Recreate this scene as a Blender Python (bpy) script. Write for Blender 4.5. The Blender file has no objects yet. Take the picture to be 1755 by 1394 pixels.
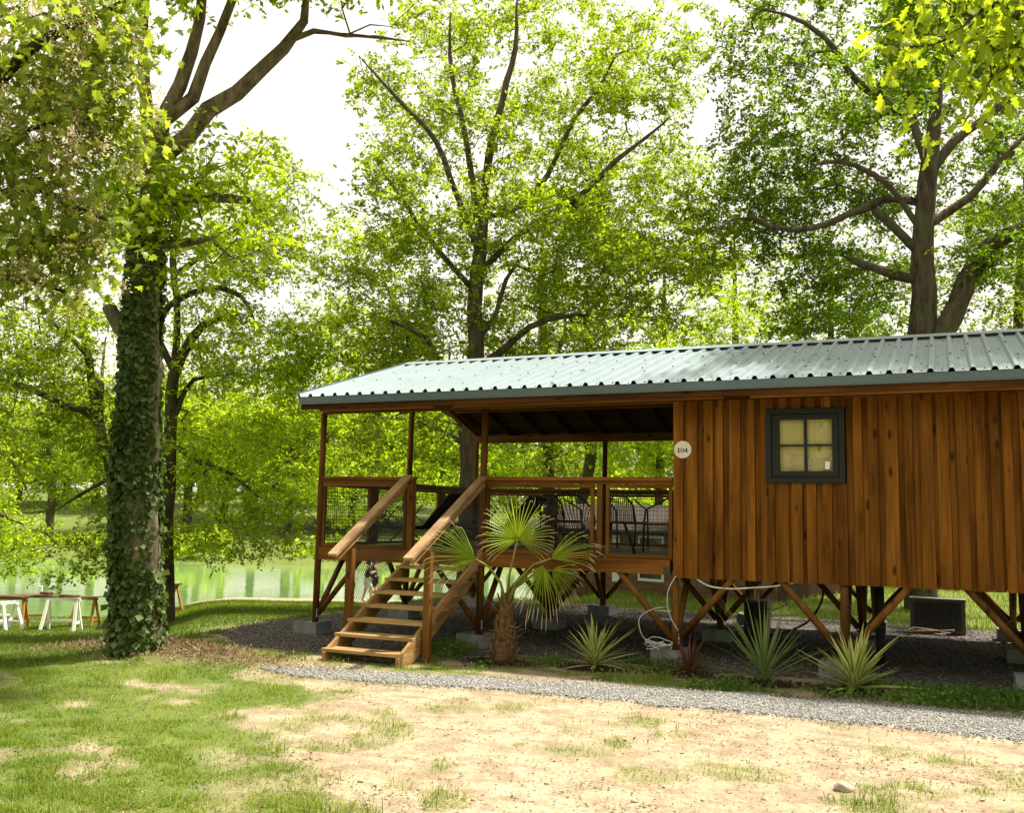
import bpy, bmesh, math, random
import numpy as np
from mathutils import Vector, Matrix

# ---------------------------------------------------------------- camera, sky, sun, exposure
SC = bpy.context.scene
COL = SC.collection
W0, H0 = 1755.0, 1394.0                     # frame the pixel helper below is written in
FPX = 1643.0
PITCH, ROLL, YAW = 0.1138, -0.0203, 0.4251
CAM = np.array([8.224, -11.536, 1.731])
_r = np.array([math.cos(YAW), math.sin(YAW), 0.0]); _f = np.array([-math.sin(YAW), math.cos(YAW), 0.0]); _u = np.array([0, 0, 1.0])
FH, RH = _f.copy(), _r.copy()               # horizontal forward / right
FWD = math.cos(PITCH) * _f + math.sin(PITCH) * _u
_up = -math.sin(PITCH) * _f + math.cos(PITCH) * _u
RGT = math.cos(ROLL) * _r - math.sin(ROLL) * _up
UPV = math.sin(ROLL) * _r + math.cos(ROLL) * _up

cd = bpy.data.cameras.new('camera'); cam = bpy.data.objects.new('camera', cd); COL.objects.link(cam)
cd.sensor_fit = 'HORIZONTAL'; cd.sensor_width = 36.0; cd.lens = 36.0 * FPX / W0
cd.clip_start = 0.05; cd.clip_end = 3000
cam.matrix_world = Matrix(((RGT[0], UPV[0], -FWD[0], CAM[0]), (RGT[1], UPV[1], -FWD[1], CAM[1]), (RGT[2], UPV[2], -FWD[2], CAM[2]), (0, 0, 0, 1)))
SC.camera = cam

SUN = np.array([0.37, 0.34, 1.0]); SUN /= np.linalg.norm(SUN)
SUN_EL = math.asin(SUN[2]); SUN_ROT = math.atan2(SUN[0], SUN[1])
world = bpy.data.worlds.new('World'); SC.world = world; world.use_nodes = True
wn = world.node_tree; wn.nodes.clear()
wo = wn.nodes.new('ShaderNodeOutputWorld'); wb = wn.nodes.new('ShaderNodeBackground')
sky = wn.nodes.new('ShaderNodeTexSky'); sky.sky_type = 'NISHITA'; sky.sun_disc = False
sky.sun_elevation = SUN_EL; sky.sun_rotation = SUN_ROT; sky.altitude = 100; sky.air_density = 1.0; sky.dust_density = 4.0; sky.ozone_density = 1.0
hz = wn.nodes.new('ShaderNodeMix'); hz.data_type = 'RGBA'; hz.inputs[0].default_value = 0.85
hz.inputs[7].default_value = (5.6, 5.1, 4.3, 1)          # thin bright cloud veil over the whole sky
wn.links.new(sky.outputs[0], hz.inputs[6]); wn.links.new(hz.outputs[2], wb.inputs[0])
wb.inputs[1].default_value = 0.105
wn.links.new(wb.outputs[0], wo.inputs[0])
sd = bpy.data.lights.new('sun', 'SUN'); sun = bpy.data.objects.new('sun', sd); COL.objects.link(sun)
sd.energy = 4.3; sd.angle = math.radians(2.2); sd.color = (1.0, 0.93, 0.80)
sun.rotation_euler = Vector(SUN).to_track_quat('Z', 'Y').to_euler(); sun.location = (20, 20, 40)
SC.view_settings.view_transform = 'Standard'; SC.view_settings.look = 'None'
SC.view_settings.exposure = 1.30; SC.view_settings.gamma = 1.0; SC.view_settings.use_curve_mapping = False
SC.cycles.max_bounces = 8; SC.cycles.diffuse_bounces = 4; SC.cycles.glossy_bounces = 3; SC.cycles.transmission_bounces = 6; SC.cycles.transparent_max_bounces = 8
SC.cycles.caustics_reflective = False; SC.cycles.caustics_refractive = False
SC.cycles.sample_clamp_indirect = 6.0

# ---------------------------------------------------------------- helpers
def ray(x, y):
    return FWD + RGT * (x - W0 / 2) / FPX - UPV * (y - H0 / 2) / FPX
def pix(x, y, a): return CAM + ray(x, y) * a                       # at depth a
def atx(x, y, X): d = ray(x, y); return CAM + d * ((X - CAM[0]) / d[0])
def aty(x, y, Y): d = ray(x, y); return CAM + d * ((Y - CAM[1]) / d[1])
def atz(x, y, Z): d = ray(x, y); return CAM + d * ((Z - CAM[2]) / d[2])
def pixg(x, y):                                                      # first hit with the ground
    d = ray(x, y); t = np.linspace(3, 160, 4000); p = CAM + t[:, None] * d
    k = np.argmax(p[:, 2] <= gz(p[:, 0], p[:, 1])); return p[k]

def sstep(a, b, x):
    t = np.clip((np.asarray(x, float) - a) / (b - a), 0, 1); return t * t * (3 - 2 * t)
def vnoise(x, y, scale, seed=0):
    x = np.asarray(x, float) * scale; y = np.asarray(y, float) * scale
    xi = np.floor(x).astype(np.int64); yi = np.floor(y).astype(np.int64); fx = x - xi; fy = y - yi
    fx = fx * fx * (3 - 2 * fx); fy = fy * fy * (3 - 2 * fy)
    def h(i, j):
        n = (i * 374761393 + j * 668265263 + seed * 982451653) & 0x7fffffff
        n = ((n ^ (n >> 13)) * 1274126177) & 0x7fffffff
        return ((n ^ (n >> 16)) & 0xffff) / 65535.0
    return (h(xi, yi) * (1 - fx) + h(xi + 1, yi) * fx) * (1 - fy) + (h(xi, yi + 1) * (1 - fx) + h(xi + 1, yi + 1) * fx) * fy
def fbm(x, y, scale, seed=0, o=3):
    s = 0; a = 1; t = 0
    for k in range(o): s = s + a * vnoise(x, y, scale * 2 ** k, seed + k * 17); t += a; a *= 0.5
    return s / t

def set_parent(o, parent):
    if parent is not None: o.parent = parent
def origin(o):
    p = np.zeros(3)
    while o is not None: p = p + np.array(o.location); o = o.parent
    return p
def tag(o, label=None, cat=None, group=None, kind=None):
    if label: o['label'] = label
    if cat: o['category'] = cat
    if group: o['group'] = group
    if kind: o['kind'] = kind
    return o
def thing(name, loc, label, cat, group=None):
    o = bpy.data.objects.new(name, None); COL.objects.link(o); o.location = [float(v) for v in loc]; o.empty_display_size = 0.2
    return tag(o, label, cat, group)
def np_mesh(name, V, F, mat, parent=None, smooth=False):
    V = np.asarray(V, np.float32).reshape(-1, 3)
    if parent is not None: V = V - origin(parent).astype(np.float32)
    F = np.asarray(F, np.int32); k = F.shape[1]
    me = bpy.data.meshes.new(name)
    me.vertices.add(len(V)); me.vertices.foreach_set('co', V.ravel())
    me.loops.add(F.size); me.loops.foreach_set('vertex_index', F.ravel())
    me.polygons.add(len(F)); me.polygons.foreach_set('loop_start', np.arange(0, F.size, k, dtype=np.int32))
    me.polygons.foreach_set('loop_total', np.full(len(F), k, np.int32))
    if smooth: me.polygons.foreach_set('use_smooth', np.ones(len(F), bool))
    me.update(calc_edges=True); me.validate()
    me.materials.append(mat)
    o = bpy.data.objects.new(name, me); COL.objects.link(o); set_parent(o, parent)
    return o

class MB:
    """collects shapes (world coordinates) into one mesh"""
    def __init__(s): s.v = []; s.f = []; s.sm = []
    def add(s, V, F, smooth=False):
        b = len(s.v); s.v += [tuple(map(float, p)) for p in V]; s.f += [tuple(b + i for i in f) for f in F]; s.sm += [smooth] * len(F); return s
    def box(s, x0, x1, y0, y1, z0, z1):
        V = [(x0, y0, z0), (x1, y0, z0), (x1, y1, z0), (x0, y1, z0), (x0, y0, z1), (x1, y0, z1), (x1, y1, z1), (x0, y1, z1)]
        return s.add(V, [(0, 3, 2, 1), (4, 5, 6, 7), (0, 1, 5, 4), (1, 2, 6, 5), (2, 3, 7, 6), (3, 0, 4, 7)])
    def bar(s, p, q, w, h, up=(0, 0, 1)):
        p = np.array(p, float); q = np.array(q, float); d = q - p; d /= np.linalg.norm(d); up = np.array(up, float)
        sd_ = np.cross(d, up); sd_ /= np.linalg.norm(sd_); u2 = np.cross(sd_, d)
        V = [c + sd_ * a * w / 2 + u2 * b * h / 2 for c in (p, q) for a, b in ((-1, -1), (1, -1), (1, 1), (-1, 1))]
        return s.add(V, [(3, 2, 1, 0), (4, 5, 6, 7), (0, 1, 5, 4), (1, 2, 6, 5), (2, 3, 7, 6), (3, 0, 4, 7)])
    def tube(s, pts, rad, n=8, cap=True, closed=False):
        P = np.array(pts, float); m = len(P); R = np.broadcast_to(np.asarray(rad, float), (m,))
        if closed: T = np.roll(P, -1, 0) - np.roll(P, 1, 0)
        else: T = np.gradient(P, axis=0)
        T /= np.linalg.norm(T, axis=1)[:, None] + 1e-12
        ref = np.array([0, 0, 1.0]) if abs(T[0][2]) < 0.9 else np.array([1.0, 0, 0])
        V = []; N = np.cross(ref, T[0]); N /= np.linalg.norm(N)
        for k in range(m):
            N = N - T[k] * (N @ T[k]); N /= np.linalg.norm(N) + 1e-12; B = np.cross(T[k], N)
            for j in range(n):
                a = 2 * math.pi * j / n; V.append(P[k] + R[k] * (math.cos(a) * N + math.sin(a) * B))
        F = []
        for k in range(m if closed else m - 1):
            k2 = (k + 1) % m
            for j in range(n): F.append((k * n + j, k * n + (j + 1) % n, k2 * n + (j + 1) % n, k2 * n + j))
        s.add(V, F, True)
        if cap and not closed:
            b = len(s.v) - m * n
            s.f += [tuple(b + j for j in reversed(range(n))), tuple(b + (m - 1) * n + j for j in range(n))]; s.sm += [False, False]
        return s
    def lathe(s, c, prof, n=16):
        V = []; F = []
        for r, z in prof:
            for j in range(n): a = 2 * math.pi * j / n; V.append((c[0] + r * math.cos(a), c[1] + r * math.sin(a), c[2] + z))
        for k in range(len(prof) - 1):
            for j in range(n): F.append((k * n + j, k * n + (j + 1) % n, (k + 1) * n + (j + 1) % n, (k + 1) * n + j))
        s.add(V, F, True); b = len(s.v) - len(V)
        s.f += [tuple(b + j for j in reversed(range(n))), tuple(b + (len(prof) - 1) * n + j for j in range(n))]; s.sm += [False, False]
        return s
    def build(s, name, mat, parent=None):
        o0 = origin(parent) if parent is not None else np.zeros(3)
        me = bpy.data.meshes.new(name)
        me.from_pydata([(p[0] - o0[0], p[1] - o0[1], p[2] - o0[2]) for p in s.v], [], s.f)
        me.polygons.foreach_set('use_smooth', s.sm); me.update()
        me.materials.append(mat)
        o = bpy.data.objects.new(name, me); COL.objects.link(o); set_parent(o, parent)
        return o

# ---------------------------------------------------------------- materials
MATS = {}
class NT:
    def __init__(s, name):
        m = bpy.data.materials.new(name); m.use_nodes = True; s.m = m; s.t = m.node_tree; s.t.nodes.clear()
        s.out = s.t.nodes.new('ShaderNodeOutputMaterial'); MATS[name] = m
    def n(s, typ, **kw):
        nd = s.t.nodes.new(typ)
        for k, v in kw.items():
            if k.startswith('i_'):
                key = k[2:]; key = int(key) if key.isdigit() else key.replace('_', ' ')
                nd.inputs[key].default_value = v
            else: setattr(nd, k, v)
        return nd
    def l(s, a, b): s.t.links.new(a, b)
    def ramp(s, fac, stops):
        r = s.n('ShaderNodeValToRGB'); e = r.color_ramp.elements
        while len(e) < len(stops): e.new(0.5)
        for i, (p, c) in enumerate(stops): e[i].position = p; e[i].color = (*c, 1) if len(c) == 3 else c
        s.l(fac, r.inputs[0]); return r.outputs[0]
    def noise(s, vec, scale, detail=4, rough=0.55, w=None):
        n = s.n('ShaderNodeTexNoise', i_Scale=scale, i_Detail=detail, i_Roughness=rough); s.l(vec, n.inputs['Vector']); return n.outputs[0]
    def mapping(s, vec, scale=(1, 1, 1), loc=(0, 0, 0)):
        m = s.n('ShaderNodeMapping'); m.inputs['Scale'].default_value = scale; m.inputs['Location'].default_value = loc; s.l(vec, m.inputs[0]); return m.outputs[0]
    def mix(s, fac, a, b, mode='MIX'):
        m = s.n('ShaderNodeMix', data_type='RGBA', blend_type=mode)
        for sock, v in ((m.inputs[0], fac), (m.inputs[6], a), (m.inputs[7], b)):
            if hasattr(v, 'is_linked') or hasattr(v, 'links'): s.l(v, sock)
            elif isinstance(v, (int, float)): sock.default_value = v
            else: sock.default_value = (*v, 1) if len(v) == 3 else v
        return m.outputs[2]
    def math(s, op, a, b=None, c=None, clamp=False):
        m = s.n('ShaderNodeMath', operation=op); m.use_clamp = clamp
        for i, v in enumerate((a, b, c)):
            if v is None: continue
            if isinstance(v, (int, float)): m.inputs[i].default_value = v
            else: s.l(v, m.inputs[i])
        return m.outputs[0]
    def bump(s, h, strength=0.3, dist=0.01):
        b = s.n('ShaderNodeBump', i_Strength=strength, i_Distance=dist); s.l(h, b.inputs['Height']); return b.outputs[0]
    def bsdf(s, col, rough=0.6, normal=None, metal=0.0, spec=0.5):
        b = s.n('ShaderNodeBsdfPrincipled'); b.inputs['Metallic'].default_value = metal; b.inputs['Specular IOR Level'].default_value = spec
        for k, v in (('Base Color', col), ('Roughness', rough)):
            if isinstance(v, (int, float)): b.inputs[k].default_value = v
            elif isinstance(v, tuple): b.inputs[k].default_value = (*v, 1)
            else: s.l(v, b.inputs[k])
        if normal is not None: s.l(normal, b.inputs['Normal'])
        return b.outputs[0]
    def end(s, sh): s.l(sh, s.out.inputs[0]); return s.m

def wood(name, dark, mid, light, axis=2, rough=0.62, knots=True, var=0.5):
    t = NT(name); tc = t.n('ShaderNodeTexCoord').outputs['Object']; oi = t.n('ShaderNodeObjectInfo').outputs['Random']
    off = t.n('ShaderNodeCombineXYZ'); t.l(t.math('MULTIPLY', oi, 37.0), off.inputs[0]); t.l(t.math('MULTIPLY', oi, 91.0), off.inputs[1]); t.l(t.math('MULTIPLY', oi, 53.0), off.inputs[2])
    ad = t.n('ShaderNodeVectorMath', operation='ADD'); t.l(tc, ad.inputs[0]); t.l(off.outputs[0], ad.inputs[1]); v = ad.outputs[0]
    sc = [9.0, 9.0, 9.0]; sc[axis] = 0.7
    sf = [60.0, 60.0, 60.0]; sf[axis] = 2.2
    sb = [2.2, 2.2, 2.2]; sb[axis] = 0.8
    n1 = t.noise(t.mapping(v, sc), 1.0, 5, 0.6); n2 = t.noise(t.mapping(v, sf), 1.0, 4, 0.6); n3 = t.noise(t.mapping(v, sb), 1.0, 3, 0.5)
    g = t.math('ADD', t.math('MULTIPLY', n1, 0.6), t.math('MULTIPLY', n2, 0.4))
    col = t.ramp(g, [(0.30, dark), (0.48, mid), (0.72, light)])
    br = t.math('MULTIPLY_ADD', oi, var, 1.0 - var * 0.5)
    blot = t.ramp(n3, [(0.26, (0.40, 0.36, 0.36)), (0.54, (1, 1, 1))])
    col = t.mix(1.0, col, blot, 'MULTIPLY')
    cc = t.n('ShaderNodeCombineColor'); [t.l(br, cc.inputs[i]) for i in range(3)]
    col = t.mix(1.0, col, cc.outputs[0], 'MULTIPLY')
    if knots:
        sk = [6.5, 6.5, 6.5]; sk[axis] = 2.4
        vo = t.n('ShaderNodeTexVoronoi', i_Scale=1.0, i_Randomness=1.0); t.l(t.mapping(v, sk), vo.inputs['Vector'])
        k = t.ramp(vo.outputs['Distance'], [(0.09, (1, 1, 1)), (0.19, (0, 0, 0))])
        col = t.mix(t.math('MULTIPLY', k, 0.8), col, (dark[0] * 0.3, dark[1] * 0.3, dark[2] * 0.3))
    return t.end(t.bsdf(col, rough, t.bump(g, 0.45, 0.004), spec=0.10))

wood('board', (0.060, 0.018, 0.003), (0.172, 0.064, 0.007), (0.295, 0.124, 0.016), 2, var=0.45)
wood('post_wood', (0.070, 0.028, 0.006), (0.145, 0.064, 0.014), (0.225, 0.108, 0.028), 2)
wood('beam_x', (0.085, 0.030, 0.006), (0.19, 0.074, 0.015), (0.29, 0.125, 0.028), 0)
wood('beam_y', (0.080, 0.030, 0.007), (0.165, 0.070, 0.016), (0.25, 0.112, 0.028), 1)
wood('tread_wood', (0.30, 0.18, 0.07), (0.46, 0.30, 0.13), (0.58, 0.42, 0.21), 0, knots=False, var=0.25)
wood('stair_wood', (0.20, 0.105, 0.038), (0.33, 0.19, 0.075), (0.45, 0.29, 0.13), 1, var=0.25)
wood('rail_wood', (0.26, 0.15, 0.075), (0.42, 0.27, 0.15), (0.54, 0.38, 0.23), 1, knots=False, var=0.2)
wood('deck_wood', (0.13, 0.09, 0.06), (0.24, 0.17, 0.115), (0.34, 0.26, 0.18), 0, var=0.4)
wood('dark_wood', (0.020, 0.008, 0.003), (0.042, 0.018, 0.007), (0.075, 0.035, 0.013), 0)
wood('fascia_wood', (0.035, 0.013, 0.004), (0.080, 0.030, 0.008), (0.13, 0.055, 0.015), 0)
wood('siding', (0.12, 0.075, 0.035), (0.20, 0.13, 0.065), (0.27, 0.185, 0.10), 0, knots=False, var=0.35)
wood('pine_lit', (0.72, 0.56, 0.24), (0.86, 0.72, 0.36), (0.90, 0.80, 0.46), 2, var=0.05)  # paler than bare wood: the room's interior light is in this colour
wood('trestle_orange', (0.30, 0.14, 0.03), (0.45, 0.24, 0.06), (0.55, 0.32, 0.10), 2, knots=False)

def plain(name, col, rough=0.6, metal=0.0, spec=0.4, nscale=8.0, amp=0.25, bump=0.15):
    t = NT(name); tc = t.n('ShaderNodeTexCoord').outputs['Object']
    n = t.noise(tc, nscale, 5, 0.6); lo = tuple(c * (1 - amp) for c in col); hi = tuple(min(1, c * (1 + amp)) for c in col)
    return t.end(t.bsdf(t.ramp(n, [(0.3, lo), (0.7, hi)]), rough, t.bump(t.noise(tc, nscale * 8, 3), bump, 0.004), metal, spec))
plain('steel_roof', (0.26, 0.325, 0.355), 0.42, 0.15, 0.6, 1.6, 0.07, 0.02)
plain('steel_flash', (0.105, 0.145, 0.180), 0.36, 0.2, 0.5, 1.5, 0.08, 0.02)
plain('anthracite', (0.012, 0.015, 0.016), 0.6, 0, 0.3, 5, 0.1, 0.02)
plain('white_paint', (0.78, 0.78, 0.76), 0.5, 0, 0.4, 4, 0.06, 0.03)
plain('plate_white', (0.72, 0.70, 0.64), 0.45, 0, 0.4, 25, 0.10, 0.05)
plain('ink', (0.012, 0.011, 0.010), 0.6)
plain('concrete', (0.20, 0.215, 0.21), 0.85, 0, 0.25, 6, 0.3, 0.4)
plain('sand_fill', (0.36, 0.31, 0.23), 0.9, 0, 0.2, 30, 0.3, 0.6)
plain('wire', (0.05, 0.05, 0.045), 0.5, 0.4)
plain('bracket', (0.05, 0.05, 0.05), 0.5, 0.5)
plain('galvanised', (0.42, 0.44, 0.45), 0.4, 0.7)
plain('black_metal', (0.018, 0.017, 0.016), 0.45, 0, 0.5)
plain('black_fabric', (0.022, 0.019, 0.018), 0.85, 0, 0.2)
plain('rattan', (0.10, 0.075, 0.05), 0.7)
plain('ac_case', (0.16, 0.17, 0.155), 0.55, 0, 0.4)
plain('cable_white', (0.62, 0.62, 0.60), 0.5)
plain('cable_black', (0.02, 0.02, 0.02), 0.6)
plain('hose_tan', (0.16, 0.11, 0.06), 0.6)
plain('shingle', (0.065, 0.050, 0.042), 0.9, 0, 0.2, 22, 0.7, 0.6)
plain('stone', (0.36, 0.31, 0.25), 0.85, 0, 0.25, 14, 0.22, 0.5)
plain('skin', (0.48, 0.29, 0.20), 0.6)
plain('cloth_black', (0.015, 0.014, 0.016), 0.85)
plain('cloth_pale', (0.55, 0.62, 0.66), 0.8)
plain('hair', (0.03, 0.02, 0.015), 0.6)
plain('bucket', (0.50, 0.52, 0.53), 0.5)
plain('board_dark', (0.11, 0.06, 0.035), 0.7)
plain('twig', (0.16, 0.11, 0.07), 0.9)

def bark(name, c1, c2, scale=6.0):
    t = NT(name); tc = t.n('ShaderNodeTexCoord').outputs['Object']; v = t.mapping(tc, (1, 1, 0.25))
    n = t.noise(v, scale, 6, 0.65); n2 = t.noise(tc, 1.3, 3)
    col = t.mix(t.ramp(n2, [(0.42, (0, 0, 0)), (0.62, (0.55, 0.55, 0.55))]), t.ramp(n, [(0.35, c1), (0.65, c2)]), (0.10, 0.11, 0.05))
    return t.end(t.bsdf(col, 0.9, t.bump(n, 1.0, 0.10), spec=0.15))
bark('bark', (0.035, 0.024, 0.016), (0.15, 0.11, 0.078), 9.0)
bark('bark_dark', (0.030, 0.022, 0.015), (0.10, 0.075, 0.052))
bark('bark_light', (0.075, 0.055, 0.040), (0.30, 0.24, 0.175), 9.0)

def leafmat(name, c_dark, c_mid, c_light, trans, tw=0.52, rough=0.5):
    t = NT(name); ri = t.n('ShaderNodeNewGeometry').outputs['Random Per Island']
    tc = t.n('ShaderNodeTexCoord').outputs['Object']; n = t.noise(tc, 0.55, 3)
    f = t.math('ADD', t.math('MULTIPLY', ri, 0.65), t.math('MULTIPLY', t.math('SUBTRACT', n, 0.32), 0.9))
    col = t.ramp(f, [(0.05, c_dark), (0.45, c_mid), (0.9, c_light)])
    p = t.bsdf(col, rough, spec=0.18)
    tr = t.n('ShaderNodeBsdfTranslucent'); tcol = t.mix(1.0, col, (*trans, 1), 'MULTIPLY'); t.l(tcol, tr.inputs[0])
    mx = t.n('ShaderNodeMixShader', i_0=tw); t.l(p, mx.inputs[1]); t.l(tr.outputs[0], mx.inputs[2])
    return t.end(mx.outputs[0])
LT = (3.05, 3.1, 0.8)
leafmat('leaf_oak', (0.055, 0.085, 0.009), (0.100, 0.135, 0.012), (0.165, 0.200, 0.020), LT)
leafmat('leaf_deep', (0.040, 0.076, 0.009), (0.076, 0.124, 0.012), (0.130, 0.180, 0.018), LT)
leafmat('leaf_mid', (0.064, 0.100, 0.008), (0.120, 0.165, 0.012), (0.195, 0.240, 0.020), LT)
leafmat('leaf_fresh', (0.085, 0.132, 0.010), (0.158, 0.212, 0.015), (0.240, 0.295, 0.026), (3.25, 3.3, 0.9), 0.60)
leafmat('leaf_maple', (0.080, 0.130, 0.020), (0.165, 0.225, 0.032), (0.290, 0.340, 0.075), (2.2, 2.1, 0.8), 0.5, 0.35)
leafmat('leaf_bough', (0.085, 0.135, 0.012), (0.145, 0.200, 0.018), (0.220, 0.270, 0.03), (2.9, 2.75, 0.8), 0.56)
leafmat('leaf_far', (0.090, 0.138, 0.014), (0.155, 0.210, 0.020), (0.235, 0.290, 0.030), LT)
leafmat('leaf_ivy', (0.022, 0.050, 0.012), (0.070, 0.115, 0.030), (0.180, 0.225, 0.085), (1.4, 1.5, 0.7), 0.25, 0.7)
leafmat('blossom', (0.50, 0.38, 0.24), (0.70, 0.58, 0.40), (0.84, 0.75, 0.58), (1.15, 1.1, 1.0), 0.55, 0.8)
leafmat('grass', (0.070, 0.125, 0.012), (0.140, 0.215, 0.022), (0.30, 0.32, 0.085), (1.8, 1.8, 0.8), 0.45)
leafmat('grass_dark', (0.045, 0.085, 0.010), (0.085, 0.135, 0.014), (0.15, 0.185, 0.03), (1.6, 1.7, 0.8), 0.4)
leafmat('weed', (0.045, 0.100, 0.018), (0.085, 0.165, 0.028), (0.16, 0.25, 0.05), (1.6, 1.7, 0.8), 0.4)
leafmat('palm_leaf', (0.17, 0.25, 0.018), (0.28, 0.38, 0.035), (0.50, 0.52, 0.13), (2.0, 2.0, 0.7), 0.35, 0.35)
leafmat('palm_dry', (0.36, 0.28, 0.16), (0.52, 0.44, 0.28), (0.68, 0.60, 0.42), (1, 1, 0.8), 0.2)
plain('palm_boot', (0.17, 0.095, 0.045), 0.9, 0, 0.2, 18, 0.5, 0.8)
plain('petiole', (0.20, 0.22, 0.04), 0.45)
leafmat('dracaena_leaf', (0.11, 0.18, 0.05), (0.18, 0.25, 0.085), (0.30, 0.36, 0.17), (1.3, 1.4, 0.8), 0.25, 0.4)
leafmat('cordyline_leaf', (0.08, 0.026, 0.024), (0.14, 0.050, 0.042), (0.26, 0.12, 0.095), (1.4, 0.8, 0.6), 0.25, 0.4)
leafmat('litter', (0.09, 0.058, 0.030), (0.22, 0.15, 0.08), (0.40, 0.31, 0.18), (1, 1, 1), 0.1, 0.9)
# yucca: green blade with cream-yellow margins along its width (u across, from the mesh's own uv)
t = NT('yucca_leaf'); uv = t.n('ShaderNodeUVMap').outputs[0]; sx = t.n('ShaderNodeSeparateXYZ'); t.l(uv, sx.inputs[0])
e = t.math('ABSOLUTE', t.math('SUBTRACT', sx.outputs[0], 0.5)); oi = t.n('ShaderNodeObjectInfo').outputs['Random']
e2 = t.math('MULTIPLY_ADD', oi, 0.12, e)
col = t.ramp(e2, [(0.16, (0.17, 0.27, 0.05)), (0.32, (0.48, 0.52, 0.12)), (0.5, (0.72, 0.68, 0.30))])
b = t.bsdf(col, 0.45, spec=0.35); tr = t.n('ShaderNodeBsdfTranslucent'); t.l(col, tr.inputs[0]); mx = t.n('ShaderNodeMixShader', i_0=0.25); t.l(b, mx.inputs[1]); t.l(tr.outputs[0], mx.inputs[2]); t.end(mx.outputs[0])
# gravel stones
t = NT('gravel'); ri = t.n('ShaderNodeNewGeometry').outputs['Random Per Island']
t.end(t.bsdf(t.ramp(ri, [(0.0, (0.12, 0.118, 0.115)), (0.5, (0.24, 0.235, 0.225)), (1.0, (0.42, 0.41, 0.39))]), 0.9, spec=0.2))
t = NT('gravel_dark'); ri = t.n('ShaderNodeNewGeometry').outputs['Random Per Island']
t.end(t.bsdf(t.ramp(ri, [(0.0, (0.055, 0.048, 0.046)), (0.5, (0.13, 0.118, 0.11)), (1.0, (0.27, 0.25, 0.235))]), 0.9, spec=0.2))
def gravelbed(name, c):
    t = NT(name); tc = t.n('ShaderNodeTexCoord').outputs['Object']
    vo = t.n('ShaderNodeTexVoronoi', i_Scale=38.0); t.l(tc, vo.inputs['Vector'])
    cc = t.n('ShaderNodeSeparateColor'); t.l(vo.outputs['Color'], cc.inputs[0])
    col = t.ramp(cc.outputs[0], [(0.0, tuple(x * 0.45 for x in c)), (0.5, c), (1.0, tuple(x * 1.6 for x in c))])
    col = t.mix(0.35, col, t.ramp(t.noise(tc, 1.5, 4), [(0.35, tuple(x * 0.6 for x in c)), (0.7, tuple(x * 1.3 for x in c))]))
    t.end(t.bsdf(col, 0.95, t.bump(vo.outputs['Distance'], 0.8, 0.02), spec=0.15))
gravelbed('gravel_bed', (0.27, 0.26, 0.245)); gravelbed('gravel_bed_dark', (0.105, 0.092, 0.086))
# thin glass
t = NT('glass'); tr = t.n('ShaderNodeBsdfTransparent'); gl = t.n('ShaderNodeBsdfGlossy', i_Roughness=0.02); fr = t.n('ShaderNodeFresnel', i_IOR=1.45)
mx = t.n('ShaderNodeMixShader'); t.l(fr.outputs[0], mx.inputs[0]); t.l(tr.outputs[0], mx.inputs[1]); t.l(gl.outputs[0], mx.inputs[2]); t.end(mx.outputs[0])
# crumpled protective film behind the lower panes
t = NT('film'); tc = t.n('ShaderNodeTexCoord').outputs['Object']; n = t.noise(t.mapping(tc, (6, 6, 9)), 1.0, 4, 0.6)
tr = t.n('ShaderNodeBsdfTransparent'); p = t.bsdf((0.72, 0.68, 0.58), 0.3, t.bump(n, 1.0, 0.03)); mx = t.n('ShaderNodeMixShader'); t.l(t.ramp(n, [(0.45, (0.10,) * 3), (0.75, (0.6,) * 3)]), mx.inputs[0]); t.l(tr.outputs[0], mx.inputs[1]); t.l(p, mx.inputs[2]); t.end(mx.outputs[0])
# milky green pond
t = NT('water'); tc = t.n('ShaderNodeTexCoord').outputs['Object']; n = t.noise(t.mapping(tc, (0.9, 0.9, 1)), 1.0, 4, 0.6); n2 = t.noise(tc, 0.12, 3)
col = t.ramp(n2, [(0.35, (0.115, 0.205, 0.065)), (0.7, (0.155, 0.255, 0.09))])
t.end(t.bsdf(col, 0.08, t.bump(n, 0.25, 0.05), spec=0.30))
# ground: bare sand, turf, soil, dry dirt, chosen by the sheet's own masks
t = NT('ground'); tc = t.n('ShaderNodeTexCoord').outputs['Object']
A = lambda nm: t.n('ShaderNodeAttribute', attribute_name=nm).outputs['Fac']
n1 = t.noise(tc, 1.1, 5, 0.6); n2 = t.noise(tc, 7.0, 5, 0.65); n3 = t.noise(tc, 45.0, 3, 0.6)
sand = t.mix(0.45, t.ramp(n1, [(0.32, (0.27, 0.205, 0.135)), (0.58, (0.40, 0.335, 0.235))]), t.ramp(n2, [(0.32, (0.24, 0.18, 0.12)), (0.62, (0.45, 0.38, 0.27))]))
n4 = t.noise(t.mapping(tc, (0.9, 1.2, 1)), 3.4, 7, 0.72)
sand = t.mix(t.ramp(n4, [(0.45, (0, 0, 0)), (0.60, (0.9, 0.9, 0.9))]), sand, (0.235, 0.175, 0.115))
sand = t.mix(t.ramp(n3, [(0.55, (0, 0, 0)), (0.66, (0.75, 0.75, 0.75))]), sand, (0.14, 0.095, 0.058))
turf = t.mix(0.5, t.ramp(n2, [(0.3, (0.060, 0.100, 0.016)), (0.7, (0.14, 0.185, 0.04))]), t.ramp(n1, [(0.35, (0.070, 0.115, 0.016)), (0.7, (0.17, 0.185, 0.05))]))
soil = t.ramp(n2, [(0.3, (0.022, 0.014, 0.009)), (0.7, (0.065, 0.042, 0.026))])
dry = t.ramp(n2, [(0.3, (0.085, 0.055, 0.028)), (0.7, (0.22, 0.15, 0.08))])
gm = t.math('SUBTRACT', t.math('ADD', A('grass'), t.math('MULTIPLY', n2, 0.5)), 0.25)
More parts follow.
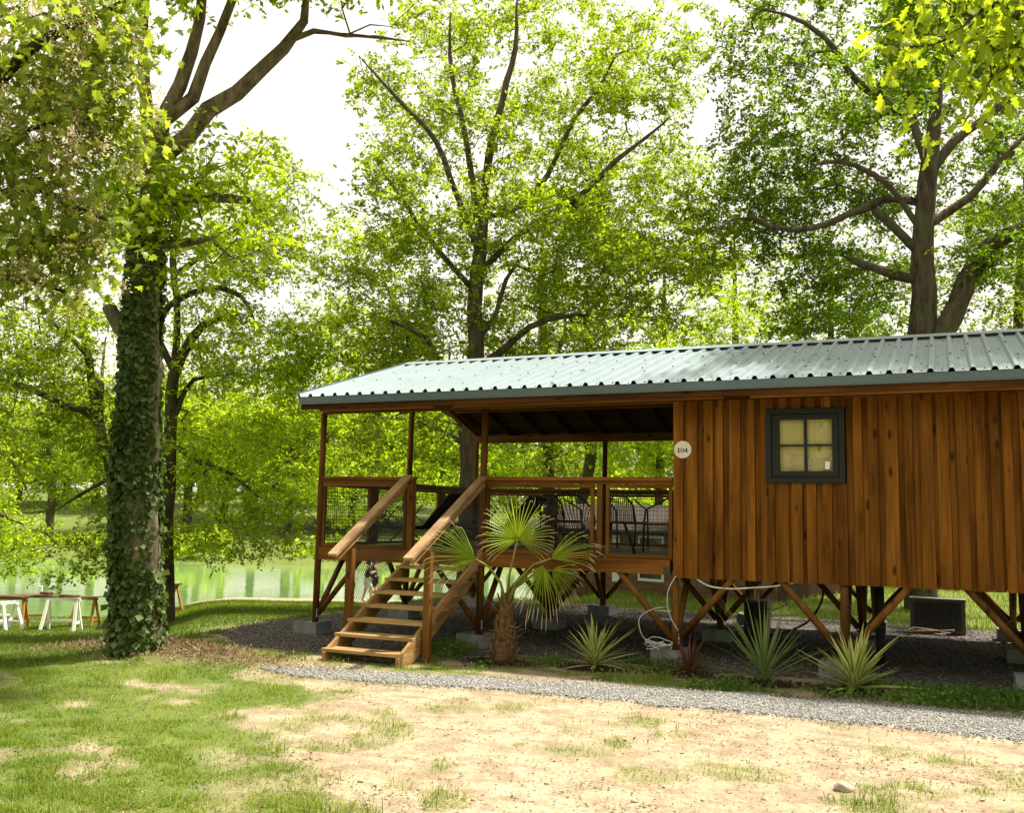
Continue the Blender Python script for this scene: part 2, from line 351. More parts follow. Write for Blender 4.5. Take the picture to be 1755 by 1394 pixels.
c = t.mix(t.math('MULTIPLY', gm, 1.0, clamp=True), sand, turf)
c = t.mix(t.math('MULTIPLY_ADD', n2, 0.6, t.math('MULTIPLY_ADD', A('dry'), 1.6, -0.9), clamp=True), c, dry)
c = t.mix(t.math('MULTIPLY_ADD', n2, 0.8, t.math('MULTIPLY_ADD', A('soil'), 1.8, -1.0), clamp=True), c, soil)
hh = t.math('ADD', t.math('MULTIPLY', n2, 0.7), t.math('MULTIPLY', n3, 0.3))
t.end(t.bsdf(c, 0.95, t.bump(hh, 0.9, 0.045), spec=0.1))
M = MATS
# ---------------------------------------------------------------- ground, pond, path
def ab(x, y):
    dx = np.asarray(x, float) - CAM[0]; dy = np.asarray(y, float) - CAM[1]
    return dx * FH[0] + dy * FH[1], dx * RH[0] + dy * RH[1]
def house_d(x, y):
    return np.hypot(np.maximum(np.maximum(-0.9 - x, x - 14.0), 0), np.maximum(np.maximum(-3.4 - y, y - 6.8), 0))
PT_U = [1.2, 1.64, 2.6, 4.08, 6.42, 8.83, 14.0]; PT_V = [-2.78, -2.68, -2.40, -2.02, -1.55, -1.42, -1.35]
PB_U = [1.2, 1.98, 3.0, 4.41, 6.63, 8.75, 14.0]; PB_V = [-2.80, -2.95, -2.86, -2.66, -2.52, -2.56, -2.6]
def path_edges(u):
    n = vnoise(u, u * 0, 2.2, 5) - 0.5; n2 = vnoise(u, u * 0 + 9, 2.6, 8) - 0.5
    return np.interp(u, PT_U, PT_V) + n * 0.16, np.interp(u, PB_U, PB_V) + n2 * 0.18
def in_path(x, y):
    t_, b_ = path_edges(x); return (x > 1.3) & (y < t_) & (y > b_)
def pad_front(u): return np.interp(u, [-1.6, -1.0, 0.0, 1.4, 2.4, 3.2, 14], [0.2, -0.9, -1.55, -1.75, -1.3, -0.45, -0.35]) + (vnoise(u, u * 0, 1.8, 21) - 0.5) * 0.35
def pad_left(v): return np.interp(v, [-1.6, -0.8, 1.0, 4, 7], [-0.6, -1.5, -1.5, -1.0, -0.8]) + (vnoise(v, v * 0, 1.5, 31) - 0.5) * 0.4
def in_pad(x, y): return (y > pad_front(x)) & (x > pad_left(y)) & (y < 6.4) & (x < 14)
def gz(x, y, micro=False):
    x = np.asarray(x, float); y = np.asarray(y, float); a, b = ab(x, y); be = b / np.maximum(a, 1.0)
    w = sstep(0.12, 0.005, be)
    a0 = 10 + 5.5 * sstep(-0.40, -0.29, be); a1 = 37 + 9.0 * sstep(-0.42, -0.27, be)
    fall = 2.35 * np.clip((a - a0) / (a1 - a0), 0, 1) ** (0.9 + 0.1 * sstep(-0.40, -0.29, be)) * sstep(0, 3.2, house_d(x, y)) * w
    basin = (sstep(a1, a1 + 3, a) - sstep(70, 73, a)) * 1.1 * w
    bank = w * (np.clip(a - 73, 0, 90) * 0.075 + sstep(72, 75, a) * 0.5) + (1 - w) * np.clip(a - 45, 0, 110) * 0.05
    z = -fall - basin + bank + 0.14 * np.exp(-(((x + 0.45) / 1.25) ** 2 + ((y + 2.55) / 0.45) ** 2))
    z = z + 0.18 * (fbm(x, y, 0.12, 3) - 0.5) * sstep(4, 12, house_d(x, y)) * sstep(6, 12, a)
    if micro:
        amp = 0.055 * sstep(0, 0.35, np.maximum(path_edges(x)[1] - y, np.maximum(-1.0 - x, y - 6.8))) + 0.012
        amp = amp * (1 - in_pad(x, y) * 0.8)
        z = z + amp * (fbm(x, y, 1.3, 40, 4) - 0.5) + amp * 0.35 * (fbm(x, y, 9.0, 60, 2) - 0.5)
    return z
PLANTS = {'palm': (3.33, -0.86), 'yucca_a': (4.46, -0.73), 'cordyline': (5.53, -0.62), 'dracaena': (6.38, -0.71), 'yucca_b': (7.31, -0.76)}
def m_soil(x, y):
    s = 0
    for k, (px, py) in PLANTS.items():
        rx, ry = {'palm': (0.62, 0.36), 'cordyline': (0.40, 0.24)}.get(k, (0.50, 0.32))
        s = np.maximum(s, np.exp(-(((x - px) / rx) ** 2 + ((y - py + 0.12) / ry) ** 2) ** 2))
    return s
def m_dry(x, y): return np.exp(-(((x + 0.35) / 1.5) ** 2 + ((y + 2.55) / 0.42) ** 2)) 
def m_grass(x, y):
    a, b = ab(x, y); be = b / np.maximum(a, 1.0); n = fbm(x, y, 0.75, 90, 4); n2 = fbm(x, y, 2.4, 77, 3)
    left = sstep(-0.08, -0.22, be + (n - 0.5) * 0.50)
    holes = sstep(0.33, 0.46, n * 0.55 + n2 * 0.45)
    g = left * (0.25 + 0.75 * holes)
    sparse = 0.40 * sstep(0.52, 0.66, n2) * sstep(0.38, 0.58, n)
    g = np.maximum(g, sparse)
    top, bot = path_edges(x)
    strip = (y > top) & (x > 1.8)
    g = np.where(strip, 0.05 + 0.85 * sstep(0.42, 0.58, n2 + 0.10 * sstep(5, 9, x)) * sstep(0.0, 0.3, y - top), g)
    g = np.where(~strip & (x > 1.2) & (y > bot - 0.5) , g * 0.35, g)
    lawn = np.maximum(sstep(10.2, 11.5, a) * sstep(-0.9, -2.2, x), sstep(6.3, 7.5, y))
    g = np.maximum(g, lawn * (0.8 + 0.2 * n2))
    g = g * (1 - 0.9 * np.clip(m_soil(x, y) * 1.3, 0, 1)) * (1 - 0.85 * np.clip(m_dry(x, y) * 1.1, 0, 1))
    g = np.where(in_path(x, y) | in_pad(x, y), 0.0, g)
    shore = (sstep(37.5, 39.5, a + (n - .5) * 2) - sstep(50, 51, a)) * sstep(0.12, 0.0, be) * sstep(-0.42, -0.30, be)
    return g * (1 - 0.9 * shore)

rng = np.random.default_rng(11)
# one sheet, polar tessellation round the viewpoint, to the horizon
th = np.concatenate([np.linspace(-math.pi, -0.80, 40, endpoint=False), np.linspace(-0.80, 0.80, 430), np.linspace(0.80, math.pi, 40)[1:-1]])
rr = np.concatenate([[0.4, 1.0, 1.8, 2.6], np.geomspace(3.2, 42, 330), np.geomspace(43, 1500, 70)])
TH, RR = np.meshgrid(th, rr)
GX = CAM[0] + RR * (np.cos(TH) * FH[0] + np.sin(TH) * RH[0]); GY = CAM[1] + RR * (np.cos(TH) * FH[1] + np.sin(TH) * RH[1])
GZ = gz(GX, GY, True)
ni, nj = GX.shape
I, J = np.meshgrid(np.arange(ni - 1), np.arange(nj), indexing='ij'); J2 = (J + 1) % nj
F = np.stack([I * nj + J, I * nj + J2, (I + 1) * nj + J2, (I + 1) * nj + J], -1).reshape(-1, 4)
V = np.stack([GX, GY, GZ], -1).reshape(-1, 3)
V = np.vstack([V, [[CAM[0], CAM[1], float(gz(CAM[0], CAM[1]))]]])
ground = np_mesh('ground', V, F[:, ::-1] * 1, M['ground'], smooth=True)
for nm, arr in (('grass', m_grass(V[:, 0], V[:, 1])), ('soil', m_soil(V[:, 0], V[:, 1])), ('dry', m_dry(V[:, 0], V[:, 1]))):
    at_ = ground.data.attributes.new(nm, 'FLOAT', 'POINT'); at_.data.foreach_set('value', np.asarray(arr, np.float32))
tag(ground, kind='structure')
WZ = -2.30
c4 = [CAM + FH * a_ + RH * b_ for a_, b_ in ((30, -140), (30, 14), (79, 14), (79, -140))]
pond = np_mesh('pond_water', [(p[0], p[1], WZ) for p in c4], [(0, 1, 2, 3)], M['water']); tag(pond, kind='structure')

def strip_sheet(name, us, lo, hi, nv, mat, dz):
    V = []; F = []
    for i, u in enumerate(us):
        for j in range(nv + 1):
            v = lo[i] + (hi[i] - lo[i]) * j / nv; V.append((u, v))
    V = np.array(V); z = gz(V[:, 0], V[:, 1], True) + dz
    for i in range(len(us) - 1):
        for j in range(nv): k = i * (nv + 1) + j; F.append((k, k + nv + 1, k + nv + 2, k + 1))
    ej = np.tile(np.arange(nv + 1), len(us)); z = z - np.where((ej == 0) | (ej == nv), 0.05, 0.0)
    return np_mesh(name, np.column_stack([V, z]), F, mat, smooth=True)
us = np.arange(1.35, 13.9, 0.06); top, bot = path_edges(us)
tag(strip_sheet('gravel_path', us, bot, top, 18, M['gravel_bed'], 0.014), kind='structure')
us = np.arange(-1.6, 13.9, 0.10)
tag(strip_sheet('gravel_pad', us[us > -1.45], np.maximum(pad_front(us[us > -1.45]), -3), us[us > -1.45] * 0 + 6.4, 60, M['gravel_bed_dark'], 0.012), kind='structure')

def stones(name, X, Y, size, mat, sink=0.3):
    n = len(X); base = np.array([(1, 0, 0), (0, 1, 0), (-1, 0, 0), (0, -1, 0), (0, 0, 1.0), (0, 0, -0.6)])
    s = size * (0.5 + rng.random((n, 1, 3))) ; an = rng.random(n) * 6.28
    P = base[None] * s * (0.75 + 0.5 * rng.random((n, 6, 1))); c, s_ = np.cos(an)[:, None], np.sin(an)[:, None]
    x = P[..., 0] * c - P[..., 1] * s_; y = P[..., 0] * s_ + P[..., 1] * c
    z = gz(X, Y, True)[:, None] + 0.012 + P[..., 2] * 0.75 + size * sink
    V = np.stack([x + X[:, None], y + Y[:, None], z], -1).reshape(-1, 3)
    f = np.array([(0, 1, 4), (1, 2, 4), (2, 3, 4), (3, 0, 4), (1, 0, 5), (2, 1, 5), (3, 2, 5), (0, 3, 5)])
    F = (f[None] + 6 * np.arange(n)[:, None, None]).reshape(-1, 3)
    return np_mesh(name, V, F, mat)
N = 42000; X = rng.uniform(1.3, 10.2, N); Y = rng.uniform(-3.05, -1.1, N); t_, b_ = path_edges(X); j = 0.05 * rng.standard_normal(N) + 0.12 * np.abs(rng.standard_normal(N)) * (rng.random(N) < 0.2)
k = (Y < t_ + j) & (Y > b_ - j)
tag(stones('path_gravel', X[k], Y[k], 0.0108, M['gravel']), 'loose pale grey gravel chippings covering the footpath', 'gravel', kind='stuff')
N = 24000; X = rng.uniform(-1.6, 10, N); Y = rng.uniform(-1.9, 6.4, N); k = in_pad(X, Y) & (rng.random(N) < np.where(Y < 0.6, 1.0, 0.45))
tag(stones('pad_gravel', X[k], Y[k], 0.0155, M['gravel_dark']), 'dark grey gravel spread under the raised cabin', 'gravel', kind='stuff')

def blades(name, X, Y, h, w, mat, seg2=True, lean=0.55):
    n = len(X); z = gz(X, Y, True) - 0.004; an = rng.random(n) * 6.28; la = rng.random(n) * 6.28; ll = lean * rng.random(n) * h
    P = np.stack([X, Y, z], -1); S = np.stack([np.cos(an), np.sin(an), np.zeros(n)], -1) * (w / 2)[:, None]
    L = np.stack([np.cos(la) * ll, np.sin(la) * ll, np.zeros(n)], -1); U = np.zeros((n, 3)); U[:, 2] = h
    if seg2:
        V = np.stack([P - S, P + S, P + 0.30 * L + 0.58 * U - 0.75 * S, P + 0.30 * L + 0.58 * U + 0.75 * S, P + 1.15 * L + 0.93 * U], 1)
        f = np.array([(0, 1, 3), (0, 3, 2), (2, 3, 4)])
    else:
        V = np.stack([P - S, P + S, P + L + U], 1); f = np.array([(0, 1, 2)])
    m = V.shape[1]; F = (f[None] + m * np.arange(n)[:, None, None]).reshape(-1, 3)
    return np_mesh(name, V.reshape(-1, 3), F, mat)
def scatter(N, a0, a1, be0, be1, dens):
    a = a0 * (a1 / a0) ** rng.random(N); be = rng.uniform(be0, be1, N); p = CAM[:2] + a[:, None] * FH[:2] + (a * be)[:, None] * RH[:2]
    g = dens(p[:, 0], p[:, 1]); k = rng.random(N) < g; return p[k, 0], p[k, 1], a[k]
X, Y, a = scatter(380000, 4.2, 12.5, -0.62, 0.60, lambda x, y: m_grass(x, y) ** 1.25 * (0.18 + 0.82 * sstep(0.38, 0.62, fbm(x, y, 4.5, 321, 2))))
tuft = fbm(X, Y, 2.6, 123, 2); hh = (0.014 + 0.22 * tuft ** 3.2 * rng.random(len(X)) + 0.026 * rng.random(len(X)))
tag(blades('meadow_grass', X, Y, hh, 0.0034 + 0.0034 * rng.random(len(X)), M['grass'], True, 1.6), 'patchy yellow green grass over sandy ground in front', 'grass', kind='stuff')
X, Y, a = scatter(150000, 10.5, 36, -0.62, 0.02, lambda x, y: m_grass(x, y) * (x < -0.9))
tag(blades('lawn_grass', X, Y, 0.03 + 0.035 * rng.random(len(X)), 0.005 + 0.0006 * a, M['grass_dark'], False, 1.4), 'green lawn sloping down to the pond', 'grass', kind='stuff')
X, Y, a = scatter(60000, 14, 34, -0.35, 0.60, lambda x, y: m_grass(x, y) * (y > 6.2))
tag(blades('rear_grass', X, Y, 0.05 + 0.08 * rng.random(len(X)), 0.007 + 0.0006 * a, M['grass'], False), 'bright grass growing behind the raised cabin', 'grass', kind='stuff')
# low weeds and clover in the planted strip
N = 26000; X = rng.uniform(2.0, 10, N); Y = rng.uniform(-1.7, 0.1, N)
wd = sstep(0.46, 0.60, fbm(X, Y, 1.3, 55, 3) + 0.12 * sstep(5.5, 8, X)) * (1 - np.clip(m_soil(X, Y) * 1.4, 0, 1)) * sstep(-0.02, 0.16, Y - path_edges(X)[0]) * sstep(0.2, -0.15, Y)
k = rng.random(N) < wd; X, Y = X[k], Y[k]
def leaf_quads(C, L, Wd, D, Nn, fold=0.15):
    """C bases (n,3), D unit directions, Nn normals, L lengths, Wd widths"""
    S = np.cross(D, Nn); S /= np.linalg.norm(S, axis=1)[:, None] + 1e-9; N2 = np.cross(S, D)
    L = L[:, None]; Wd = Wd[:, None]; mid = C + D * L * 0.5 - N2 * L * fold
    V = np.stack([C, mid + S * Wd / 2 + N2 * Wd * 0.2, C + D * L - N2 * L * fold * 0.3, mid - S * Wd / 2 + N2 * Wd * 0.2], 1)
    f = np.array([(0, 1, 2), (0, 2, 3)]); F = (f[None] + 4 * np.arange(len(C))[:, None, None]).reshape(-1, 3)
    return V.reshape(-1, 3), F
def rdir(n, up=0.0, flat=1.0):
    d = rng.standard_normal((n, 3)); d[:, 2] = d[:, 2] * flat + up; return d / np.linalg.norm(d, axis=1)[:, None]
C = np.stack([X, Y, gz(X, Y, True) + 0.10 * rng.random(len(X)) ** 1.5 * (0.5 + vnoise(X, Y, 2.0, 4))], -1)
V, F = leaf_quads(C, 0.03 + 0.04 * rng.random(len(X)), 0.018 + 0.02 * rng.random(len(X)), rdir(len(X), 0.3), rdir(len(X), 1.2))
tag(np_mesh('clover_weeds', V, F, M['weed']), 'low green clover and weeds between the spiky plants', 'weeds', kind='stuff')
# straw, dead leaves and chips
X, Y, a = scatter(26000, 4.2, 12.5, -0.62, 0.60, lambda x, y: 0.15 + 0.85 * sstep(0.5, 0.66, fbm(x, y, 1.1, 140, 3)) + 1.0 * m_dry(x, y))
k = ~in_pad(X, Y); X, Y = X[k], Y[k]
C = np.stack([X, Y, gz(X, Y, True) + 0.004], -1); D = rdir(len(X), 0.05, 0.15)
V, F = leaf_quads(C, 0.012 + 0.045 * rng.random(len(X)) ** 2, 0.004 + 0.014 * rng.random(len(X)), D, rdir(len(X), 2.5))
tag(np_mesh('leaf_litter', V, F, M['litter']), 'scattered straw, dead leaves and chips on the sand', 'litter', kind='stuff')
# pebbles pressed into the sand
X, Y, a = scatter(4200, 4.2, 12, -0.55, 0.60, lambda x, y: (1 - m_grass(x, y)) * (0.25 + 0.75 * sstep(0.45, 0.62, fbm(x, y, 0.9, 210, 3))))
k = ~(in_pad(X, Y) | in_path(X, Y)); tag(stones('sand_pebbles', X[k], Y[k], 0.0085, M['gravel'], 0.0), 'little pebbles strewn over the bare sand', 'pebbles', kind='stuff')
# bramble-like dry stems on the mound by the ivy tree
N = 12000; X = rng.normal(-0.35, 1.0, N); Y = rng.normal(-2.55, 0.30, N); C = np.stack([X, Y, gz(X, Y, True) + 0.05 * rng.random(N)], -1)
V, F = leaf_quads(C, 0.02 + 0.07 * rng.random(N) ** 2, 0.003 + 0.010 * rng.random(N), rdir(N, 0.3), rdir(N, 1.0))
tag(np_mesh('dry_brush', V, F, M['litter']), 'dry brown cuttings heaped beside the ivy covered trunk', 'brush', kind='stuff')
# ---------------------------------------------------------------- the raised timber cabin
R_ = random.Random(5)
UEND = 11.2; DK = 1.24
cabin = thing('timber_cabin', (0, 0, 0), 'long raised timber cabin on stilts with covered deck and grey metal roof', 'cabin')
S_ROOF = 0.3017
def rz(y): return 3.345 + S_ROOF * (min(y, 5.0 - y) + 0.5)

# posts and braces
POSTS_U = [0.0, 2.6, 5.22, 7.15, 9.1, 11.0]; POSTS_V = [0.0, 2.5, 5.0]
FOOT = []
for u in POSTS_U:
    for v in POSTS_V:
        tall = (u, v) in ((0.0, 0.0), (2.6, 0.0), (0.0, 5.0), (2.6, 5.0), (0.0, 2.5))
        ztop = (rz(v) - 0.16 if tall and v == 2.5 else 3.15) if tall else 1.08
        z0 = float(gz(u, v)) + 0.17; lean = R_.uniform(-0.008, 0.008)
        pts = [(u + lean * (k - 1), v, z0 + (ztop - z0) * k / 3) for k in range(4)]
        MB().tube(pts, [0.050, 0.049, 0.047, 0.045], 10).build('post', M['post_wood'], cabin)
        br = [(1, 0), (-1, 0), (0, 1), (0, -1)]
        for du, dv in br:
            if (u == 0 and du < 0) or (v == 0 and dv < 0) or (v == 5 and dv > 0) or (u == 11.0 and du > 0): continue
            L = 0.72 if du else 0.66
            q = (u + du * L, v + dv * L, 1.085); p_ = (u + du * 0.05, v + dv * 0.05, z0 + 0.14)
            MB().tube([p_, ((p_[0] + q[0]) / 2, (p_[1] + q[1]) / 2, (p_[2] + q[2]) / 2), q], [0.042, 0.041, 0.040], 8).build('brace', M['post_wood'] if v == 0 else M['post_wood'], cabin)
        for du, dv in ((1, 0), (0, 1)):
            MB().box(u + 0.045 + 0.0, u + 0.056, v - 0.05, v - 0.03, z0 + 0.08, z0 + 0.2).build('strap', M['galvanised'], cabin) if du and v == 0 else None
        FOOT.append((u, v))
# deck beams, joists, planks
MB().box(0.045, 5.16, -0.055, 0.055, 1.062, DK - 0.004).build('front_beam', M['beam_x'], cabin)
MB().box(0.045, 5.16, 4.945, 5.055, 1.062, DK - 0.004).build('rear_beam', M['beam_x'], cabin)
MB().box(-0.05, 0.05, 0.06, 4.94, 1.062, DK - 0.004).build('side_beam', M['beam_y'], cabin)
MB().box(0.06, 5.16, 2.45, 2.55, 1.07, DK - 0.03).build('middle_beam', M['beam_x'], cabin)
deck = MB()
for k in range(9): x = 0.55 + k * 0.55; deck.box(x, x + 0.06, 0.06, 4.94, 1.08, DK - 0.03)
deck = deck.build('deck_floor', M['beam_y'], cabin)
y = 0.062
while y < 4.9:
    MB().box(0.052, 5.17, y, y + 0.132, DK - 0.026 + R_.uniform(0, 0.003), DK + R_.uniform(0, 0.002)).build('plank', M['deck_wood'], deck); y += 0.138
MB().box(5.085, 5.165, -0.062, -0.056, 1.07, 1.15).build('bracket', M['bracket'], cabin)
for k in range(5): MB().box(0.03, 0.07, -0.058, -0.055, 1.10, 1.14).build('bolt_plate', M['bracket'], cabin) if k == 0 else None

# cabin floor and walls behind the boards
MB().box(5.20, UEND, 0.02, 5.0, 1.05, 1.22).build('floor_frame', M['dark_wood'], cabin)
def wall_hole(x0, x1, y0, y1, z0, z1, hole):
    m = MB(); hx0, hx1, hz0, hz1 = hole
    m.box(x0, hx0, y0, y1, z0, z1); m.box(hx1, x1, y0, y1, z0, z1); m.box(hx0, hx1, y0, y1, z0, hz0); m.box(hx0, hx1, y0, y1, hz1, z1); return m
WX0, WX1, WZ0, WZ1 = 6.314, 7.194, 2.176, 3.042
wall = wall_hole(5.22, UEND, 0.012, 0.08, 1.05, 3.30, (WX0 + 0.03, WX1 - 0.03, WZ0 + 0.03, WZ1 - 0.03)).build('front_wall', M['dark_wood'], cabin)
# vertical boards, wide ones proud of narrow ones
x = 5.205; k = 0
def put_board(x0, x1, y0, y1):
    zb = 1.034 + R_.uniform(-0.006, 0.004)
    if x1 <= WX0 - 0.004 or x0 >= WX1 + 0.004: MB().box(x0, x1, y0, y1, zb, 3.17).build('board', M['board'], wall); return
    if x0 < WX0 - 0.02: MB().box(x0, WX0 - 0.003, y0, y1, zb, 3.17).build('board', M['board'], wall); x0 = WX0 - 0.003
    if x1 > WX1 + 0.02: MB().box(WX1 + 0.003, x1, y0, y1, zb, 3.17).build('board', M['board'], wall); x1 = WX1 + 0.003
    if x1 - x0 > 0.01:
        MB().box(x0, x1, y0, y1, zb, WZ0 - 0.003).build('board', M['board'], wall); MB().box(x0, x1, y0, y1, WZ1 + 0.003, 3.17).build('board', M['board'], wall)
while x < UEND:
    wide = R_.uniform(0.075, 0.155); gap = R_.uniform(0.03, 0.08)
    put_board(x, x + wide, -0.058 + R_.uniform(-0.004, 0.004), -0.030)
    put_board(x + wide + 0.003, x + wide + gap - 0.003, -0.026 + R_.uniform(-0.006, 0.006), 0.008)
    x += wide + gap
nl = MB()
for k in range(70):
    x_ = 5.25 + k * 0.083 + R_.uniform(-0.02, 0.02)
    for z_ in (1.12, 1.75, 2.45, 3.02):
        zz = z_ + R_.uniform(-0.02, 0.02)
        if not (WX0 - 0.02 < x_ < WX1 + 0.02 and WZ0 - 0.03 < zz < WZ1 + 0.03): nl.box(x_, x_ + 0.005, -0.0635, -0.058, zz, zz + 0.005)
tag(nl.build('nail_heads', M['bracket'], wall), kind='stuff')
# deck-side wall, rear wall, end wall
sw = MB(); sw.box(5.22, 5.30, 0.09, 4.92, 1.24, 3.2)
sw.add([(5.22, 0.0, 3.2), (5.22, 5.0, 3.2), (5.22, 2.5, 4.1), (5.30, 0.0, 3.2), (5.30, 5.0, 3.2), (5.30, 2.5, 4.1)], [(0, 2, 1), (3, 4, 5), (0, 3, 5, 2), (1, 2, 5, 4)])
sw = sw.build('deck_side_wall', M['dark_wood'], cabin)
y = 0.0
while y < 4.95: w_ = R_.uniform(0.12, 0.2); MB().box(5.19, 5.216, y, min(y + w_, 4.98), 1.25, 3.15).build('board', M['board'], sw); y += w_ + 0.006
MB().box(5.22, UEND, 4.92, 5.0, 1.05, 3.30).build('rear_wall', M['board'], cabin)
MB().box(UEND - 0.08, UEND - 0.003, 0.09, 4.91, 1.06, 3.2).build('end_wall', M['board'], cabin)
# window
frm = MB(); b_ = 0.062
frm.box(WX0, WX1, -0.075, 0.02, WZ1 - b_, WZ1); frm.box(WX0, WX1, -0.085, 0.02, WZ0, WZ0 + b_); frm.box(WX0, WX0 + b_, -0.075, 0.02, WZ0 + b_, WZ1 - b_); frm.box(WX1 - b_, WX1, -0.075, 0.02, WZ0 + b_, WZ1 - b_)
win = frm.build('window', M['anthracite'], cabin)
gx0, gx1, gz0, gz1 = 6.466, 7.056, 2.313, 2.915; sb = b_ + 0.008
m = MB(); m.box(WX0 + sb, gx0, -0.058, 0.0, WZ0 + sb, WZ1 - sb); m.box(gx1, WX1 - sb, -0.058, 0.0, WZ0 + sb, WZ1 - sb); m.box(gx0, gx1, -0.058, 0.0, WZ0 + sb, gz0); m.box(gx0, gx1, -0.058, 0.0, gz1, WZ1 - sb)
m.build('sash', M['anthracite'], win)
cx = (gx0 + gx1) / 2; cz = (gz0 + gz1) / 2
m = MB(); m.box(cx - 0.015, cx + 0.015, -0.052, -0.004, gz0, gz1); m.box(gx0, cx - 0.015, -0.050, -0.004, cz - 0.010, cz + 0.010); m.box(cx + 0.015, gx1, -0.050, -0.004, cz - 0.010, cz + 0.010)
m.build('glazing_bar', M['anthracite'], win)
for a0, a1 in ((gx0, cx - 0.015), (cx + 0.015, gx1)):
    for c0, c1 in ((gz0, cz - 0.010), (cz + 0.010, gz1)):
        MB().box(a0, a1, -0.030, -0.026, c0, c1).build('pane', M['glass'], win)
lined = MB()
MB().box(gx0 - 0.03, cx - 0.002, 0.022, 0.04, gz0 - 0.03, gz1 + 0.03).build('inner_panel', M['pine_lit'], win); MB().box(cx + 0.002, gx1 + 0.03, 0.022, 0.04, gz0 - 0.03, gz1 + 0.03).build('inner_panel', M['pine_lit'], win)  # stands in for the lit room, its light put into the panel colour
V = []; F = []; nx, nz = 24, 10
for j in range(nz + 1):
    for i in range(nx + 1):
        fx = i / nx; hh = 0.20 + 0.03 * math.sin(fx * 5 + 1) + 0.015 * math.sin(fx * 13)
        V.append((gx0 + (gx1 - gx0) * fx, -0.006 + 0.006 * math.sin(fx * 17 + j * 0.7) * math.sin(j * 0.5 + fx * 4), gz0 + hh * j / nz))
for j in range(nz):
    for i in range(nx): q = j * (nx + 1) + i; F.append((q, q + 1, q + nx + 2, q + nx + 1))
MB().add(V, F, True).build('protective_film', M['film'], win)
MB().box(6.972, 7.026, -0.0262, -0.0255, 2.335, 2.425).build('sticker', M['white_paint'], win)
MB().box(6.972, 7.026, -0.0320, -0.0305, 2.335, 2.425).build('sticker', M['white_paint'], win)

# roof: underlay, rafters, sheets, flashings
U0 = -0.08
rf = MB()
for s in (0, 1):
    ys = (-0.46, 2.5) if s == 0 else (5.46, 2.5)
    for d in (0.0,):
        A_ = [(U0 + 0.02, ys[0], rz(-0.46) - 0.03), (UEND, ys[0], rz(-0.46) - 0.03), (UEND, ys[1], rz(2.5) - 0.03), (U0 + 0.02, ys[1], rz(2.5) - 0.03)]
        B_ = [(x_, y_, z_ + 0.018) for x_, y_, z_ in A_]
        rf.add(A_ + B_, [(0, 1, 2, 3), (7, 6, 5, 4), (0, 4, 5, 1), (3, 2, 6, 7), (0, 3, 7, 4), (1, 5, 6, 2)])
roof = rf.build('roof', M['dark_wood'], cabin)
for s in (0, 1):
    fy = (lambda v: v) if s == 0 else (lambda v: 5.0 - v)
    x = U0 + 0.06
    while x < UEND:
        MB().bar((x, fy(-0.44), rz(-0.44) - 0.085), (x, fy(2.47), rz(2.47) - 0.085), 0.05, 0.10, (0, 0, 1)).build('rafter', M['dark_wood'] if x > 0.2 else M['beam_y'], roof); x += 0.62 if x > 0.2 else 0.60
    for v in (0.9, 1.75):
        MB().box(U0 + 0.05, UEND, fy(v) - 0.02, fy(v) + 0.02, rz(v) - 0.17, rz(v) - 0.137).build('purlin', M['beam_x'], roof)
MB().box(0.0, UEND, -0.045, 0.045, 3.15, 3.245).build('front_plate', M['beam_x'], roof)
MB().box(0.0, UEND, 4.955, 5.045, 3.11, 3.245).build('rear_plate', M['beam_x'], roof)
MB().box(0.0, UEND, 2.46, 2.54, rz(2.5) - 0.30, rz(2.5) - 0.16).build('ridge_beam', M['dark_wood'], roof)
for x0, x1 in ((U0 + 0.02, 2.05), (2.055, 5.9), (5.905, 9.2), (9.205, UEND)):
    MB().box(x0, x1, -0.478, -0.448, 3.165, 3.30).build('fascia', M['fascia_wood'], roof); MB().box(x0 + 0.3, x1, -0.445, -0.422, 3.135, 3.20).build('fascia', M['beam_x'], roof)
MB().box(U0 + 0.03, UEND, 5.448, 5.478, 3.165, 3.30).build('fascia', M['beam_x'], roof)
for x0, x1, dy in ((U0, 5.24, 0.0), (5.20, 8.05, -0.004), (8.01, UEND, 0.0)):
    m = MB(); m.box(x0, x1, -0.502 + dy, -0.494 + dy, 3.235, 3.342); m.box(x0, x1, -0.494 + dy, -0.36, 3.334, 3.342); m.box(x0, x1, -0.516 + dy, -0.502 + dy, 3.235, 3.241)
    m.build('eave_flashing', M['steel_flash'], roof)
MB().box(U0, UEND, 5.494, 5.502, 3.235, 3.342).build('eave_flashing', M['steel_flash'], roof)
PP = 0.205; rib0 = 7.5 - 0.1675 - 40 * PP
prof = [(0, 0), (0.045, 0.0), (0.047, 0.003), (0.053, 0.003), (0.055, 0), (0.085, 0.0), (0.087, 0.003), (0.093, 0.003), (0.095, 0), (0.130, 0.0), (0.150, 0.040), (0.185, 0.040), (0.205, 0.0)]
def sheet(x0, npit, s):
    V = []; F = []; xs = []
    for p_ in range(npit):
        for i, (dx, dz) in enumerate(prof[:-1]): xs.append((x0 + p_ * PP + dx, dz))
    xs.append((x0 + npit * PP, 0))
    rows = [-0.515, 0.2, 0.9, 1.7, 2.44]
    for r_ in rows:
        y_ = r_ if s == 0 else 5 - r_
        for x_, dz in xs: V.append((max(x_, U0 - 0.01), y_, rz(max(r_, -0.5)) - (0.0045 if r_ < -0.5 else 0) + dz + 0.003 + 0.0008 * math.sin(x_ * 5.1 + r_ * 3.7)))
    n = len(xs)
    for k in range(len(rows) - 1):
        for i in range(n - 1): F.append((k * n + i, k * n + i + 1, (k + 1) * n + i + 1, (k + 1) * n + i) if s == 0 else (k * n + i + 1, k * n + i, (k + 1) * n + i, (k + 1) * n + i + 1))
    return MB().add(V, F)
